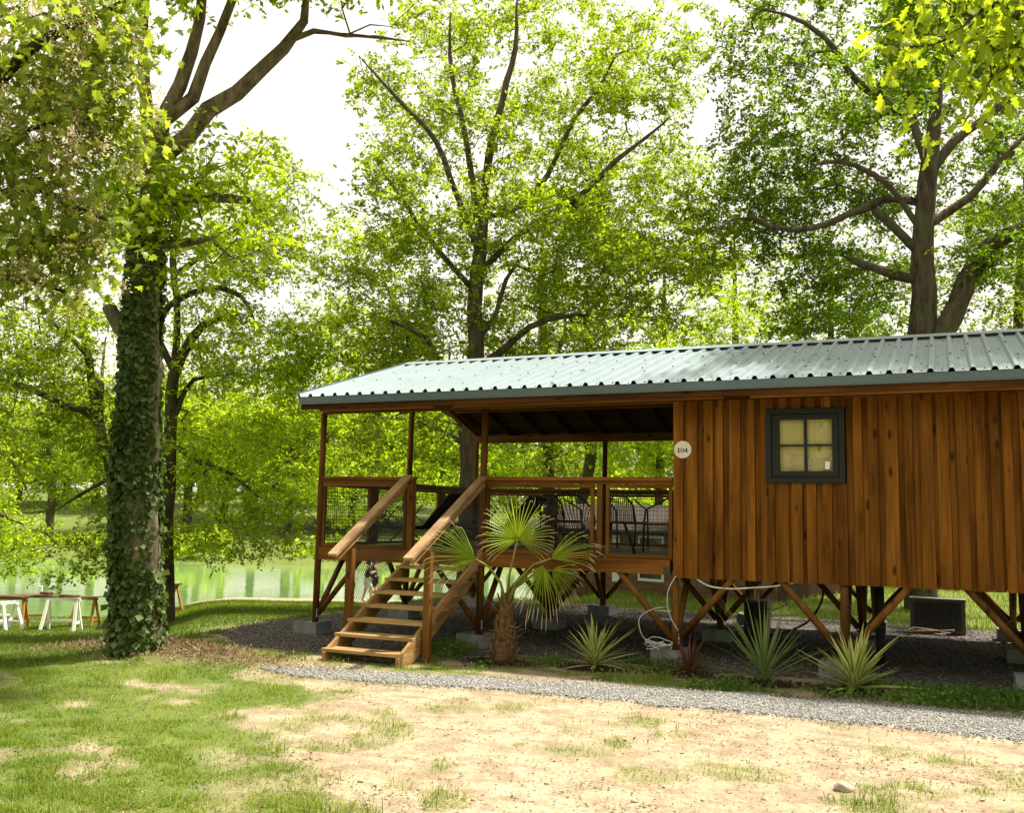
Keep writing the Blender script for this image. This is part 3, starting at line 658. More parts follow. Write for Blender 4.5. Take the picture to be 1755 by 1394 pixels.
n_ = int(math.floor((U0 - rib0) / PP)); x = rib0 + n_ * PP
while x < UEND - 0.1:
    for s in (0, 1): sheet(x, 5, s).build('roof_sheet', M['steel_roof'], roof)
    x += 5 * PP
def ridge_piece(x0, x1, dz):
    zt = rz(2.5) + 0.058 + dz; w_ = 0.17; V = []
    for xx in (x0, x1):
        V += [(xx, 2.5 - w_, zt - w_ * S_ROOF - 0.002), (xx, 2.5 - w_, zt - w_ * S_ROOF - 0.012), (xx, 2.5 - 0.02, zt), (xx, 2.52, zt), (xx, 2.5 + w_, zt - w_ * S_ROOF - 0.012), (xx, 2.5 + w_, zt - w_ * S_ROOF - 0.002)]
    V = V; F = [(1, 7, 8, 2), (2, 8, 9, 3), (3, 9, 10, 4)]
    return MB().add(V, F)
for x0, x1, dz in ((U0 - 0.02, 2.9, 0), (2.85, 5.9, 0.004), (5.85, 8.9, 0), (8.85, UEND, 0.004)): ridge_piece(x0, x1, dz).build('ridge_cap', M['steel_roof'], roof)
for s in (0, 1):
    fy = (lambda v: v) if s == 0 else (lambda v: 5.0 - v)
    MB().bar((U0 - 0.012, fy(-0.50), rz(-0.5) + 0.01), (U0 - 0.012, fy(2.49), rz(2.49) + 0.012), 0.018, 0.10).build('verge_trim', M['steel_flash'], roof)
    MB().bar((U0 + 0.012, fy(-0.44), rz(-0.44) - 0.12), (U0 + 0.012, fy(2.47), rz(2.47) - 0.12), 0.022, 0.13).build('verge_board', M['beam_y'], roof)
sc_ = MB()
nr = 0; x = rib0 + n_ * PP
while x < UEND - 0.2:
    for i, v in enumerate((-0.42, 0.55, 1.35)):
        if i == 0: c = (x + 0.075, v, rz(v) + 0.004)
        else:
            if (nr + i) % 2: continue
            c = (x + 0.1675, v, rz(v) + 0.043)
        r_ = 0.006 if i == 0 else 0.010
        sc_.lathe((c[0], c[1], c[2]), [(r_ * 1.5, 0.0), (r_ * 1.4, 0.004), (r_, 0.006), (r_ * 0.9, 0.013)], 6)
    x += PP; nr += 1
tag(sc_.build('roof_screws', M['bracket'], roof), kind='stuff')

rl = np.random.default_rng(77); n = 260; X = rl.uniform(0, 9.5, n); Y = rl.uniform(-0.45, 2.3, n) ; C = np.stack([X, Y, 3.345 + S_ROOF * (Y + 0.5) + 0.010], -1)
D = rl.standard_normal((n, 3)); D[:, 2] = S_ROOF * D[:, 1]; D /= np.linalg.norm(D, axis=1)[:, None]
V, F = leaf_quads(C, 0.03 + 0.05 * rl.random(n), 0.012 + 0.02 * rl.random(n), D, np.tile([0, -0.28, 1.0], (n, 1)) + 0.2 * rl.standard_normal((n, 3)), -0.1)
tag(np_mesh('roof_leaf_litter', V, F, M['litter'], roof), kind='stuff')
# railings: top rails, frames, wire mesh panels
def wires(p0, du, dv_, nu, nv, r=0.0026):
    """grid of thin wires on the parallelogram p0 + s*du + t*dv_"""
    m = MB(); p0 = np.array(p0); du = np.array(du); dv_ = np.array(dv_)
    for i in range(nu + 1): m.tube([p0 + du * i / nu, p0 + du * i / nu + dv_], r, 3, False)
    for j in range(nv + 1): m.tube([p0 + dv_ * j / nv, p0 + dv_ * j / nv + du], r, 3, False)
    return m
def panel_x(x0, x1, y, mats='beam_x'):
    MB().box(x0, x1, y - 0.022, y + 0.022, 2.105, 2.150).build('frame_rail', M[mats], cabin); MB().box(x0, x1, y - 0.022, y + 0.022, 1.243, 1.290).build('frame_rail', M[mats], cabin)
    MB().box(x0, x0 + 0.045, y - 0.020, y + 0.020, 1.291, 2.104).build('frame_stile', M['post_wood'], cabin); MB().box(x1 - 0.045, x1, y - 0.020, y + 0.020, 1.291, 2.104).build('frame_stile', M['post_wood'], cabin)
    w_ = x1 - x0 - 0.06
    tag(wires((x0 + 0.03, y, 1.28), (w_, 0, 0), (0, 0, 0.84), max(4, int(w_ / 0.05)), 17).build('wire_mesh', M['wire'], cabin), kind='stuff')
def panel_y(y0, y1, x):
    MB().box(x - 0.022, x + 0.022, y0, y1, 2.105, 2.150).build('frame_rail', M['beam_y'], cabin); MB().box(x - 0.022, x + 0.022, y0, y1, 1.243, 1.290).build('frame_rail', M['beam_y'], cabin)
    MB().box(x - 0.020, x + 0.020, y0, y0 + 0.045, 1.291, 2.104).build('frame_stile', M['post_wood'], cabin); MB().box(x - 0.020, x + 0.020, y1 - 0.045, y1, 1.291, 2.104).build('frame_stile', M['post_wood'], cabin)
    w_ = y1 - y0 - 0.06
    tag(wires((x, y0 + 0.03, 1.28), (0, w_, 0), (0, 0, 0.84), max(4, int(w_ / 0.05)), 17).build('wire_mesh', M['wire'], cabin), kind='stuff')
for x0, x1, y in ((0.04, 1.56, 0.0), (2.58, 5.19, 0.0), (0.05, 5.19, 5.0)):
    MB().box(x0, x1, y - 0.055, y + 0.055, 2.196, 2.24).build('top_rail', M['beam_x'], cabin); MB().box(x0, x1, y - 0.030, y + 0.030, 2.153, 2.194).build('under_rail', M['beam_x'], cabin)
MB().box(-0.055, 0.055, 0.06, 4.94, 2.196, 2.24).build('top_rail', M['beam_y'], cabin); MB().box(-0.03, 0.03, 0.06, 4.94, 2.153, 2.194).build('under_rail', M['beam_y'], cabin)
panel_x(0.055, 1.44, 0.0); panel_x(2.66, 4.17, 0.0); panel_x(4.33, 5.18, 0.0)
MB().box(4.215, 4.285, -0.038, 0.038, 1.243, 2.152).build('baluster_post', M['post_wood'], cabin)
MB().box(1.465, 1.555, -0.045, 0.045, 1.243, 2.152).build('baluster_post', M['post_wood'], cabin)
panel_y(0.07, 1.32, 0.0); panel_y(1.49, 2.42, 0.0); panel_y(2.58, 3.55, 0.0); panel_y(3.72, 4.93, 0.0)
for v in (1.405, 3.635): MB().box(-0.04, 0.04, v - 0.06, v + 0.06, 1.243, 2.152).build('baluster_post', M['post_wood'], cabin)
panel_x(0.07, 1.50, 5.0); panel_x(1.66, 2.52, 5.0); panel_x(2.68, 3.85, 5.0); panel_x(3.95, 5.18, 5.0)
for u in (1.58, 3.90): MB().box(u - 0.055, u + 0.055, 4.96, 5.04, 1.243, 2.152).build('baluster_post', M['post_wood'], cabin)

# ---------------------------------------------------------------- stairs
st = thing('staircase', (2.0, -1.9, 0), 'open tan wooden staircase with slanting handrails up to the deck', 'stairs')
SL, SR = 1.50, 2.56
RUN, RISE = 0.270, 0.150; Y7, Z7 = -0.32, 1.04          # top tread front edge
def tread_pos(k): return Y7 - RUN * (6 - k), Z7 - RISE * (6 - k)      # k = 0 bottom .. 6 top
for xs in (SL + 0.03, SR - 0.03):
    y0, z0 = tread_pos(0); y1, z1 = tread_pos(6); sl = RISE / RUN
    ya = y0 - 0.02; pts = []
    zf = lambda y_: z0 + (y_ - y0) * sl
    top_ = [(ya, zf(ya) - 0.03), (0.0 - 0.06, zf(-0.06) - 0.03)]; bot_ = [(-0.06, zf(-0.06) - 0.30), (ya + 0.30, float(gz(xs, ya)) + 0.0), (ya, float(gz(xs, ya)) + 0.0)]
    P = top_ + bot_; V = [(xs - 0.022, p[0], p[1]) for p in P] + [(xs + 0.022, p[0], p[1]) for p in P]; n = len(P)
    F = [tuple(range(n)), tuple(reversed(range(n, 2 * n)))] + [((i + 1) % n, i, n + i, n + (i + 1) % n) for i in range(n)]
    MB().add(V, F).build('stringer', M['stair_wood'], st)
for k in range(7):
    y0, z0 = tread_pos(k)
    MB().box(SL - 0.02 + R_.uniform(-0.01, 0.01), SR + 0.02 if k > 2 else SR - 0.006, y0, y0 + 0.285, z0 - 0.035, z0).build('tread', M['tread_wood'], st)
for xs, yb in ((SL - 0.06, -1.33), (SR + 0.06, -1.45)):
    MB().box(xs - 0.042, xs + 0.042, yb - 0.042, yb + 0.042, float(gz(xs, yb)) + 0.0, 1.285).build('newel_post', M['post_wood'], st)
    y0, z0 = tread_pos(0); lo = (xs, yb - 0.42, 1.195); hi = (xs, 0.02, 2.235)
    if xs > 2: lo = (xs, -1.93, 1.20)
    else: lo = (xs, -1.72, 1.20)
    d = np.array(hi) - np.array(lo); n_up = np.array([0, -d[2], d[1]]); n_up /= np.linalg.norm(n_up)
    MB().bar(np.array(lo) + n_up * 0.02, np.array(hi) + n_up * 0.02, 0.125, 0.036, n_up).build('handrail', M['rail_wood'], st)
    MB().bar(np.array(lo) - n_up * 0.045 + d * 0.03, np.array(hi) - n_up * 0.045, 0.05, 0.085, n_up).build('under_rail', M['stair_wood'], st)
    # chain-link infill: two families of slanting wires clipped between rail and stringer
    m = MB(); sl = d[2] / d[1]
    zr = lambda y_: lo[2] + (y_ - lo[1]) * sl - 0.07
    zs = lambda y_: zr(y_) - 0.93
    ys0, ys1 = yb + 0.045, -0.02
    for k in range(-40, 80):
        for sgn in (1, -1):
            c_ = k * 0.062
            pts = []
            for y_ in np.linspace(ys0, ys1, 26):
                z_ = zr(ys0) + c_ + sgn * 1.35 * (y_ - ys0) + (sl if sgn > 0 else sl) * 0
                if zs(y_) < z_ < zr(y_): pts.append((xs, y_, z_))
            if len(pts) > 1: m.tube([pts[0], pts[-1]], 0.0022, 3, False)
    tag(m.build('wire_mesh', M['wire'], st), kind='stuff')
    MB().bar((xs, ys0, zs(ys0) - 0.0), (xs, ys1, zs(ys1) - 0.0), 0.045, 0.10, n_up).build('lower_rail', M['stair_wood'], st) if xs > 2 else None

# ---------------------------------------------------------------- concrete footings
FN = {0.0: 'at the deck corner left of the stairs', 2.6: 'behind the palm trunk', 5.22: 'below the number plate with a cable coil on it', 7.15: 'behind the right hand yucca', 9.1: 'at the right edge of the view', 11.0: 'past the right edge'}
for u, v in FOOT:
    if u > 10: pass
    cx_, cy_ = (u - 0.075, v + 0.045) if v == 0 else (u - 0.03, v + 0.02); h = 0.19; o = 0.195
    z0 = float(min(gz(cx_ - o, cy_ - o), gz(cx_ + o, cy_ + o))) - 0.02; zt = float(gz(u, v)) + 0.185
    row = {0.0: 'front row', 2.5: 'middle row', 5.0: 'rear row'}[v]; num = POSTS_U.index(u)
    lab = ('grey concrete footing block ' + FN[u]) if v == 0 else 'grey concrete footing block in the %s, %s from the deck end' % (row, ['first', 'second', 'third', 'fourth', 'fifth', 'sixth'][num])
    ft = thing('concrete_footing', (cx_, cy_, z0), lab, 'footing', 'concrete blocks under the cabin posts')
    m = MB(); t_ = 0.038
    m.box(cx_ - o, cx_ + o, cy_ - o, cy_ - o + t_, z0, zt); m.box(cx_ - o, cx_ + o, cy_ + o - t_, cy_ + o, z0, zt); m.box(cx_ - o, cx_ - o + t_, cy_ - o + t_, cy_ + o - t_, z0, zt); m.box(cx_ + o - t_, cx_ + o, cy_ - o + t_, cy_ + o - t_, z0, zt)
    m.build('block', M['concrete'], ft)
    MB().box(cx_ - o + t_, cx_ + o - t_, cy_ - o + t_, cy_ + o - t_, z0, zt - 0.02).build('fill', M['sand_fill'], ft)
lamp_box = thing('concrete_slab', (8.95, -0.28, 0), 'pale low concrete block in the clover at the right edge', 'block')
MB().box(8.86, 9.3, -0.42, -0.12, -0.02, 0.10).build('slab', M['concrete'], lamp_box)

# ---------------------------------------------------------------- number plate 104
sgn = thing('number_plate', (5.322, -0.06, 2.576), 'round white number plate reading 104 on the cabin corner', 'sign')
m = MB(); n = 28; V = []; F = []
for yy, rr_ in ((-0.056, 0.106), (-0.066, 0.108), (-0.072, 0.101)):
    for j in range(n): a_ = 2 * math.pi * j / n; V.append((5.322 + rr_ * math.cos(a_), yy, 2.576 + rr_ * math.sin(a_)))
for k in range(2):
    for j in range(n): F.append((k * n + j, (k + 1) * n + j, (k + 1) * n + (j + 1) % n, k * n + (j + 1) % n))
F.append(tuple(2 * n + j for j in range(n))[::-1]); F.append(tuple(range(n)))
m.add(V, F).build('plate', M['plate_white'], sgn)
def flat(poly, cx_, cz_, s): return [(cx_ + x_ * s, z_ * s + cz_) for x_, z_ in poly]
def ink(polys, name):
    m = MB()
    for P in polys:
        n = len(P); V = [(p[0], -0.0755, p[1]) for p in P] + [(p[0], -0.0722, p[1]) for p in P]
        m.add(V, [tuple(range(n)), tuple(reversed(range(n, 2 * n)))] + [((i + 1) % n, i, n + i, n + (i + 1) % n) for i in range(n)])
    return m.build(name, M['ink'], sgn)
H_ = 0.056; zc = 2.566
one = [[(-0.26, -0.5), (0.26, -0.5), (0.26, -0.42), (-0.26, -0.42)], [(-0.12, -0.42), (0.12, -0.42), (0.12, 0.5), (-0.12, 0.5)], [(-0.28, 0.30), (-0.12, 0.36), (-0.12, 0.5), (-0.20, 0.42)]]
zl = [(-0.05, -0.5), (-0.05, 0.5)]; 
zero = [[(-0.05 - 0.0, 0.5)] + [(-0.05 - 0.31 * math.sin(a_), 0.5 * math.cos(a_)) for a_ in np.linspace(0.25, math.pi - 0.25, 9)] + [(-0.05, -0.5), (-0.05, -0.43), (-0.14, -0.3), (-0.16, 0.0), (-0.14, 0.3), (-0.05, 0.43)],
        [(0.05 + 0.0, -0.5)] + [(0.05 + 0.31 * math.sin(a_), -0.5 * math.cos(a_)) for a_ in np.linspace(0.25, math.pi - 0.25, 9)] + [(0.05, 0.5), (0.05, 0.43), (0.14, 0.3), (0.16, 0.0), (0.14, -0.3), (0.05, -0.43)]]
four = [[(0.06, -0.5), (0.28, -0.5), (0.28, 0.5), (0.06, 0.5)], [(-0.40, -0.24), (0.02, -0.24), (0.02, -0.14), (-0.28, -0.14), (0.02, 0.34), (0.02, 0.5), (-0.02, 0.5), (-0.40, -0.10)], [(0.30, -0.24), (0.40, -0.24), (0.40, -0.14), (0.30, -0.14)], [(-0.02, -0.5), (0.36, -0.5), (0.36, -0.44), (-0.02, -0.44)]]
for g_, cx_, nm in ((one, -0.046, 'numeral_one'), (zero, -0.004, 'numeral_zero'), (four, 0.042, 'numeral_four')): ink([flat(p, 5.322 + cx_, zc, H_) for p in g_], nm)
MB().lathe((5.322, 0, 0), [(0.001, 0), (0.001, 0.001)], 4) 
# ---------------------------------------------------------------- trees
def resample(P, Rd, step):
    P = np.array(P, float); Rd = np.array(Rd, float); d = np.r_[0, np.cumsum(np.linalg.norm(np.diff(P, axis=0), axis=1))]
    n = max(2, int(math.ceil(d[-1] / step)) + 1); t_ = np.linspace(0, d[-1], n)
    # Catmull-like smoothing through cubic Hermite
    m_ = np.gradient(P, d, axis=0); out = []
    for s in t_:
        k = min(np.searchsorted(d, s, 'right') - 1, len(d) - 2); h = d[k + 1] - d[k]; q = (s - d[k]) / h
        out.append((2 * q**3 - 3 * q**2 + 1) * P[k] + (q**3 - 2 * q**2 + q) * h * m_[k] + (-2 * q**3 + 3 * q**2) * P[k + 1] + (q**3 - q**2) * h * m_[k + 1])
    return np.array(out), np.interp(t_, d, Rd)
def grow(paths, tips, rg, step=0.45, tip_r=0.006, droop=0.0, back=0.7, expo=2.3):
    pos, par, fixed = [], [], []
    for P, Rd in paths:
        P = np.array(P); L_ = np.linalg.norm(P[-1] - P[0])
        if len(P) > 2: P[1:-1] += rg.standard_normal((len(P) - 2, 3)) * min(0.12, 0.018 * L_) * (0.35 if len(pos) == 0 else 1)
        P, Rd = resample(P, Rd, step)
        if len(P) > 3: P[1:-1] += rg.standard_normal((len(P) - 2, 3)) * min(0.03, 0.12 * Rd[1:-1].mean()) * (0.4 if len(pos) == 0 else 1)
        if len(pos):
            k = int(np.argmin(np.linalg.norm(np.array(pos) - P[0], axis=1))); start = 0
        else: k = -1; start = 0
        for i in range(start, len(P)):
            pos.append(P[i]); par.append(k); fixed.append(Rd[i]); k = len(pos) - 1
    pos = np.array(pos); ctr = pos[0]
    n0 = len(pos); cap = n0 + len(tips) * 9; buf = np.zeros((cap, 3)); buf[:n0] = pos; n = n0; par = par; fixed = list(fixed)
    d0 = np.min(np.linalg.norm(tips[:, None] - pos[None, :], axis=2), axis=1); order = np.argsort(d0); isfix = n0
    tipnode = []
    for ti in order:
        p = tips[ti]; D = p - buf[:n]; dist = np.linalg.norm(D, axis=1) + 1e-6
        dn = -D[:, 2] / dist                                        # >0 when the node lies above the tip
        cost = dist * (1 + back * np.clip(dn, 0, 1)) 
        cost[:3] += 50
        k = int(np.argmin(cost)); d = dist[k]
        if d < 0.08: tipnode.append(k); continue
        ns = min(7, max(1, int(round(d / step)))); A_ = buf[k].copy()
        pd_ = A_ - buf[par[k]] if par[k] >= 0 else np.array([0, 0, 1.0]); pd_ = pd_ / (np.linalg.norm(pd_) + 1e-9)
        Cc = A_ + 0.5 * (p - A_) + pd_ * d * 0.18 + np.array([0, 0, (0.10 - droop * 0.25) * d]) + rg.standard_normal(3) * 0.09 * d
        q0 = k
        for s in range(1, ns + 1):
            t_ = s / ns; x_ = (1 - t_)**2 * A_ + 2 * t_ * (1 - t_) * Cc + t_**2 * p + (rg.standard_normal(3) * 0.02 * d if s < ns else 0)
            buf[n] = x_; par.append(q0); fixed.append(0.0); q0 = n; n += 1
        tipnode.append(q0)
    pos = buf[:n]; par = np.array(par); acc = np.zeros(n)
    rad = np.zeros(n); 
    for i in range(n - 1, -1, -1):
        r = acc[i] ** (1 / expo) if acc[i] > 0 else tip_r
        if fixed[i] > 0: r = fixed[i]
        rad[i] = max(r, tip_r)
        if par[i] >= 0 and fixed[i] == 0: acc[par[i]] += rad[i] ** expo
    # a branch must not be thicker than what carries it
    for i in range(n):
        if par[i] >= 0 and fixed[i] == 0: rad[i] = min(rad[i], rad[par[i]] * 0.85)
    return pos, par, rad, tipnode
def tree_tubes(pos, par, rad, rg, rough=0.045):
    n = len(pos); kids = [[] for _ in range(n)]
    for i in range(n):
        if par[i] >= 0: kids[par[i]].append(i)
    Vs, Fs = [], []; off = 0
    starts = [i for i in range(n) if par[i] < 0]; stack = [(-1, s) for s in starts]
    while stack:
        p, s = stack.pop(); chain = ([p] if p >= 0 else []) + [s]; c = s
        while kids[c]:
            ks = sorted(kids[c], key=lambda q: -rad[q]); nx = ks[0]
            for q in ks[1:]: stack.append((c, q))
            chain.append(nx); c = nx
        P = pos[chain]; Rr = rad[chain].copy()
        if p >= 0: Rr[0] = min(Rr[0], Rr[1] * 1.15)
        m = len(P)
        if m < 2: continue
        ns = 14 if Rr.max() > 0.15 else 9 if Rr.max() > 0.05 else 5 if Rr.max() > 0.018 else 3
        T = np.gradient(P, axis=0); T /= np.linalg.norm(T, axis=1)[:, None] + 1e-9
        ref = np.array([1.0, 0.2, 0]); Nn = np.cross(T, ref); bad = np.linalg.norm(Nn, axis=1) < 0.2; Nn[bad] = np.cross(T[bad], [0, 1.0, 0]); Nn /= np.linalg.norm(Nn, axis=1)[:, None]; B = np.cross(T, Nn)
        an = np.arange(ns) * 2 * math.pi / ns
        Rm = Rr[:, None] * (1 + (rg.random((m, ns)) - 0.5) * 2 * rough * (2.2 if ns > 8 else 1))
        V = P[:, None] + Rm[..., None] * (np.cos(an)[None, :, None] * Nn[:, None] + np.sin(an)[None, :, None] * B[:, None])
        i, j = np.meshgrid(np.arange(m - 1), np.arange(ns), indexing='ij'); j2 = (j + 1) % ns
        F = np.stack([i * ns + j, i * ns + j2, (i + 1) * ns + j2, (i + 1) * ns + j], -1).reshape(-1, 4) + off
        Vs.append(V.reshape(-1, 3)); Fs.append(F); off += m * ns
    return np.vstack(Vs), np.vstack(Fs)
def crown_leaves(tips, rg, n_twig, n_leaf, tw_len, size, droop=0.1, aspect=0.5):
    T = len(tips); d = rg.standard_normal((T, n_twig, 3)); d[..., 2] = d[..., 2] * 0.55 + 0.10 - droop; d /= np.linalg.norm(d, axis=-1)[..., None]
    L = tw_len * (0.4 + 0.8 * rg.random((T, n_twig, 1))); end = tips[:, None] + d * L
    # twig slivers
    a_ = tips[:, None] + np.zeros_like(end); s = np.cross(d, [0, 0, 1.0]); s /= np.linalg.norm(s, axis=-1)[..., None] + 1e-6; w_ = 0.0035
    tv = np.stack([a_ - s * w_, a_ + s * w_, a_ + np.array([0, 0, 1.4 * w_]), end], 2).reshape(-1, 3); k = np.arange(T * n_twig)[:, None] * 4
    tf = np.concatenate([k + np.array([0, 1, 3]), k + np.array([1, 2, 3]), k + np.array([2, 0, 3])], 0)
    u = rg.random((T, n_twig, n_leaf, 1)) ** 0.6
    C = tips[:, None, None] + (end - tips[:, None])[:, :, None] * (0.25 + 0.8 * u) + rg.standard_normal((T, n_twig, n_leaf, 3)) * 0.05 * tw_len
    C = C.reshape(-1, 3); m = len(C)
    D = rg.standard_normal((m, 3)); D[:, 2] = D[:, 2] * 0.6 - droop; D += 0.6 * np.repeat(d.reshape(-1, 3), n_leaf, 0); D /= np.linalg.norm(D, axis=1)[:, None]
    Nn = rg.standard_normal((m, 3)) * 0.55; Nn[:, 2] += 1.0
    sz = size * (0.6 + 0.7 * rg.random(m)); V, F = leaf_quads(C, sz, sz * aspect, D, Nn)
    return V, F, tv, tf
def ell_tips(specs, a, rg, dscale=0.8, dspread=0.0, clump=1, crad=0.42):
    """specs: (px, py, rx, ry, count[, depth offset]) -> points in the ellipsoids, denser near the skin"""
    out = []
    for sp in specs:
        px_, py_, rx, ry, n = sp[:5]; da = sp[5] if len(sp) > 5 else (rg.random() - 0.08) * dspread
        nc = max(1, n // clump); v = rg.standard_normal((nc, 3)); v /= np.linalg.norm(v, axis=1)[:, None]; v *= (0.35 + 0.65 * rg.random((nc, 1)) ** 0.5)
        for i in range(n):
            q = v[i % nc]; dep = a + da + q[2] * max(rx, ry) / FPX * a * dscale; p = pix(px_ + q[0] * rx, py_ + q[1] * ry, max(dep, 2.0))
            out.append(p + rg.standard_normal(3) * np.array([1, 1, 0.55]) * crad * (0 if clump == 1 else 1))
    out = np.array(out); g = gz(out[:, 0], out[:, 1]); out[:, 2] = np.maximum(out[:, 2], g + 0.5); return out
def ppath(pts, a):
    """pixel polyline (x, y, radius in px[, depth offset]) -> world points and radii"""
    P = []; Rr = []
    for q in pts:
        dep = a + (q[3] if len(q) > 3 else 0); P.append(pix(q[0], q[1], dep)); Rr.append(q[2] / FPX * dep)
    return np.array(P), np.array(Rr)
def make_tree(name, label, base_px, a, paths, specs, leaf='leaf_oak', barkm='bark', seed=1, twigs=5, leaves=9, tl=0.45, size=0.10, droop=0.1, tip_r=0.006, step=0.45, group=None, back=0.7, dscale=1.4, aspect=0.5, dspread=0.0, extra=None):
    rg = np.random.default_rng(seed); P = [ppath(p, a) for p in paths]
    for p, q in zip(paths, P):
        if p[-1][2] < 6.5: q[1][-1] *= 0.3
    b0 = P[0][0][0].copy(); gzz = float(gz(b0[0], b0[1]))
    if b0[2] - gzz > 0.4:      # carry the trunk down to the ground
        P[0] = (np.vstack([[b0[0], b0[1], gzz - 0.12], P[0][0]]), np.r_[P[0][1][0] * 1.15, P[0][1]])
    else: P[0][0][0][2] = gzz - 0.12
    tips = ell_tips(specs, a, rg, dscale, dspread, 6, 0.40 * max(1, a / 24))
    if extra is not None: tips = np.vstack([tips, extra])
    pos, par, rad, tn = grow(P, tips, rg, step, tip_r, droop, back)
    root = thing(name, (P[0][0][0][0], P[0][0][0][1], gzz), label, 'tree', group)
    V, F = tree_tubes(pos, par, rad, rg); tr = np_mesh('trunk', V, F, M[barkm], root, True)
    V, F, tv, tf = crown_leaves(tips, rg, twigs, leaves, tl, size, droop, aspect)
    cr = np_mesh('crown', V, F, M[leaf], root); tag(np_mesh('twigs', tv, tf, M['bark_dark'], root), kind='stuff')
    return root, tips, pos, rad
G = {}
# ivy covered tree on the left
ivy_b = pixg(236, 1113); A1 = float((ivy_b - CAM) @ FWD)
ivy_paths = [[(234, 1116, 42), (235, 1060, 37), (234, 960, 34), (234, 800, 33), (242, 620, 28), (249, 470, 25), (260, 340, 22), (270, 262, 21)],
             [(275, 268, 16), (312, 240, 15), (352, 204, 14.5), (400, 170, 13), (442, 138, 12), (470, 100, 11), (490, 72, 10), (510, 30, 8), (530, -10, 6), (560, -70, 4)],
             [(272, 262, 15), (288, 200, 13), (312, 130, 11.5), (335, 55, 10), (352, -40, 8.5), (365, -160, 6)],
             [(284, 205, 11), (322, 155, 10.5), (368, 88, 9.5), (392, 30, 8), (415, -80, 6), (450, -180, 4)],
             [(262, 330, 14), (254, 200, 11), (248, 90, 9), (240, -60, 7), (225, -180, 5)],
             [(490, 72, 6), (515, 55, 5.5), (550, 52, 5), (600, 57, 4), (650, 66, 3.2), (700, 70, 2)], [(600, 57, 2), (640, 40, 1.5), (670, 45, 0.8)],
             [(236, 596, 15), (214, 572, 14), (196, 540, 12), (186, 524, 11)],
             [(262, 345, 13), (320, 340, 11), (380, 334, 9), (424, 343, 7)],
             [(265, 420, 9), (310, 415, 8), (370, 405, 6), (405, 385, 4)]]
r1 = make_tree('ivy_tree', 'large forked tree with its lower trunk wrapped in dark ivy', (236, 1113), A1, ivy_paths,
    [(330, -190, 330, 130, 260), (640, -190, 230, 110, 330), (480, -240, 200, 120, 150), (300, 385, 100, 60, 90), (225, 320, 60, 90, 40), (340, 300, 70, 50, 40), (120, -90, 220, 110, 120), (470, -90, 130, 60, 40)], 'leaf_fresh', 'bark_light', 3, 5, 8, 0.42, 0.095, 0.05)
ivy_root = r1[0]
rg = np.random.default_rng(8)      # ivy leaves hugging the trunk, dense to mid height, thinning above
P, Rr = ppath(ivy_paths[0], A1); P, Rr = resample(P, Rr, 0.05); n = 16000
k = (rg.random(n) ** 0.92 * (len(P) * 0.83)).astype(int); k = np.clip(k, 0, len(P) - 1); an = rg.random(n) * 6.283
frac = k / len(P); side = np.cos(an)
keep = rg.random(n) < np.clip(1.15 - 1.1 * np.clip(frac - 0.35, 0, 1) - 0.95 * np.clip((side - 0.80) * 6, 0, 1) * (vnoise(k * 0.03, an, 2.2, 3) > 0.25), 0.05, 1)
k, an = k[keep], an[keep]; n = len(k)
out = np.cos(an)[:, None] * RH + np.sin(an)[:, None] * FH
lift = 1.01 + 0.20 * rg.random(n) ** 1.5 * (0.5 + 1.0 * vnoise(an * 2, k * 0.04, 2.0, 6))
lift = np.where(rg.random(n) < 0.06, lift + 0.25 * rg.random(n), lift); C = P[k] + out * (Rr[k] * lift)[:, None]; C[:, 2] += rg.normal(0, 0.03, n)
D = rg.standard_normal((n, 3)) * 0.35 + np.array([0, 0, -0.9]) + out * 0.35; D /= np.linalg.norm(D, axis=1)[:, None]
sz = 0.035 + 0.075 * rg.random(n) ** 1.6; V, F = leaf_quads(C, sz, sz * 0.95, D, out + 0.4 * rg.standard_normal((n, 3)), 0.06)
tag(np_mesh('ivy', V, F, M['leaf_ivy'], ivy_root), 'dark green ivy leaves clinging to the trunk', kind='stuff')

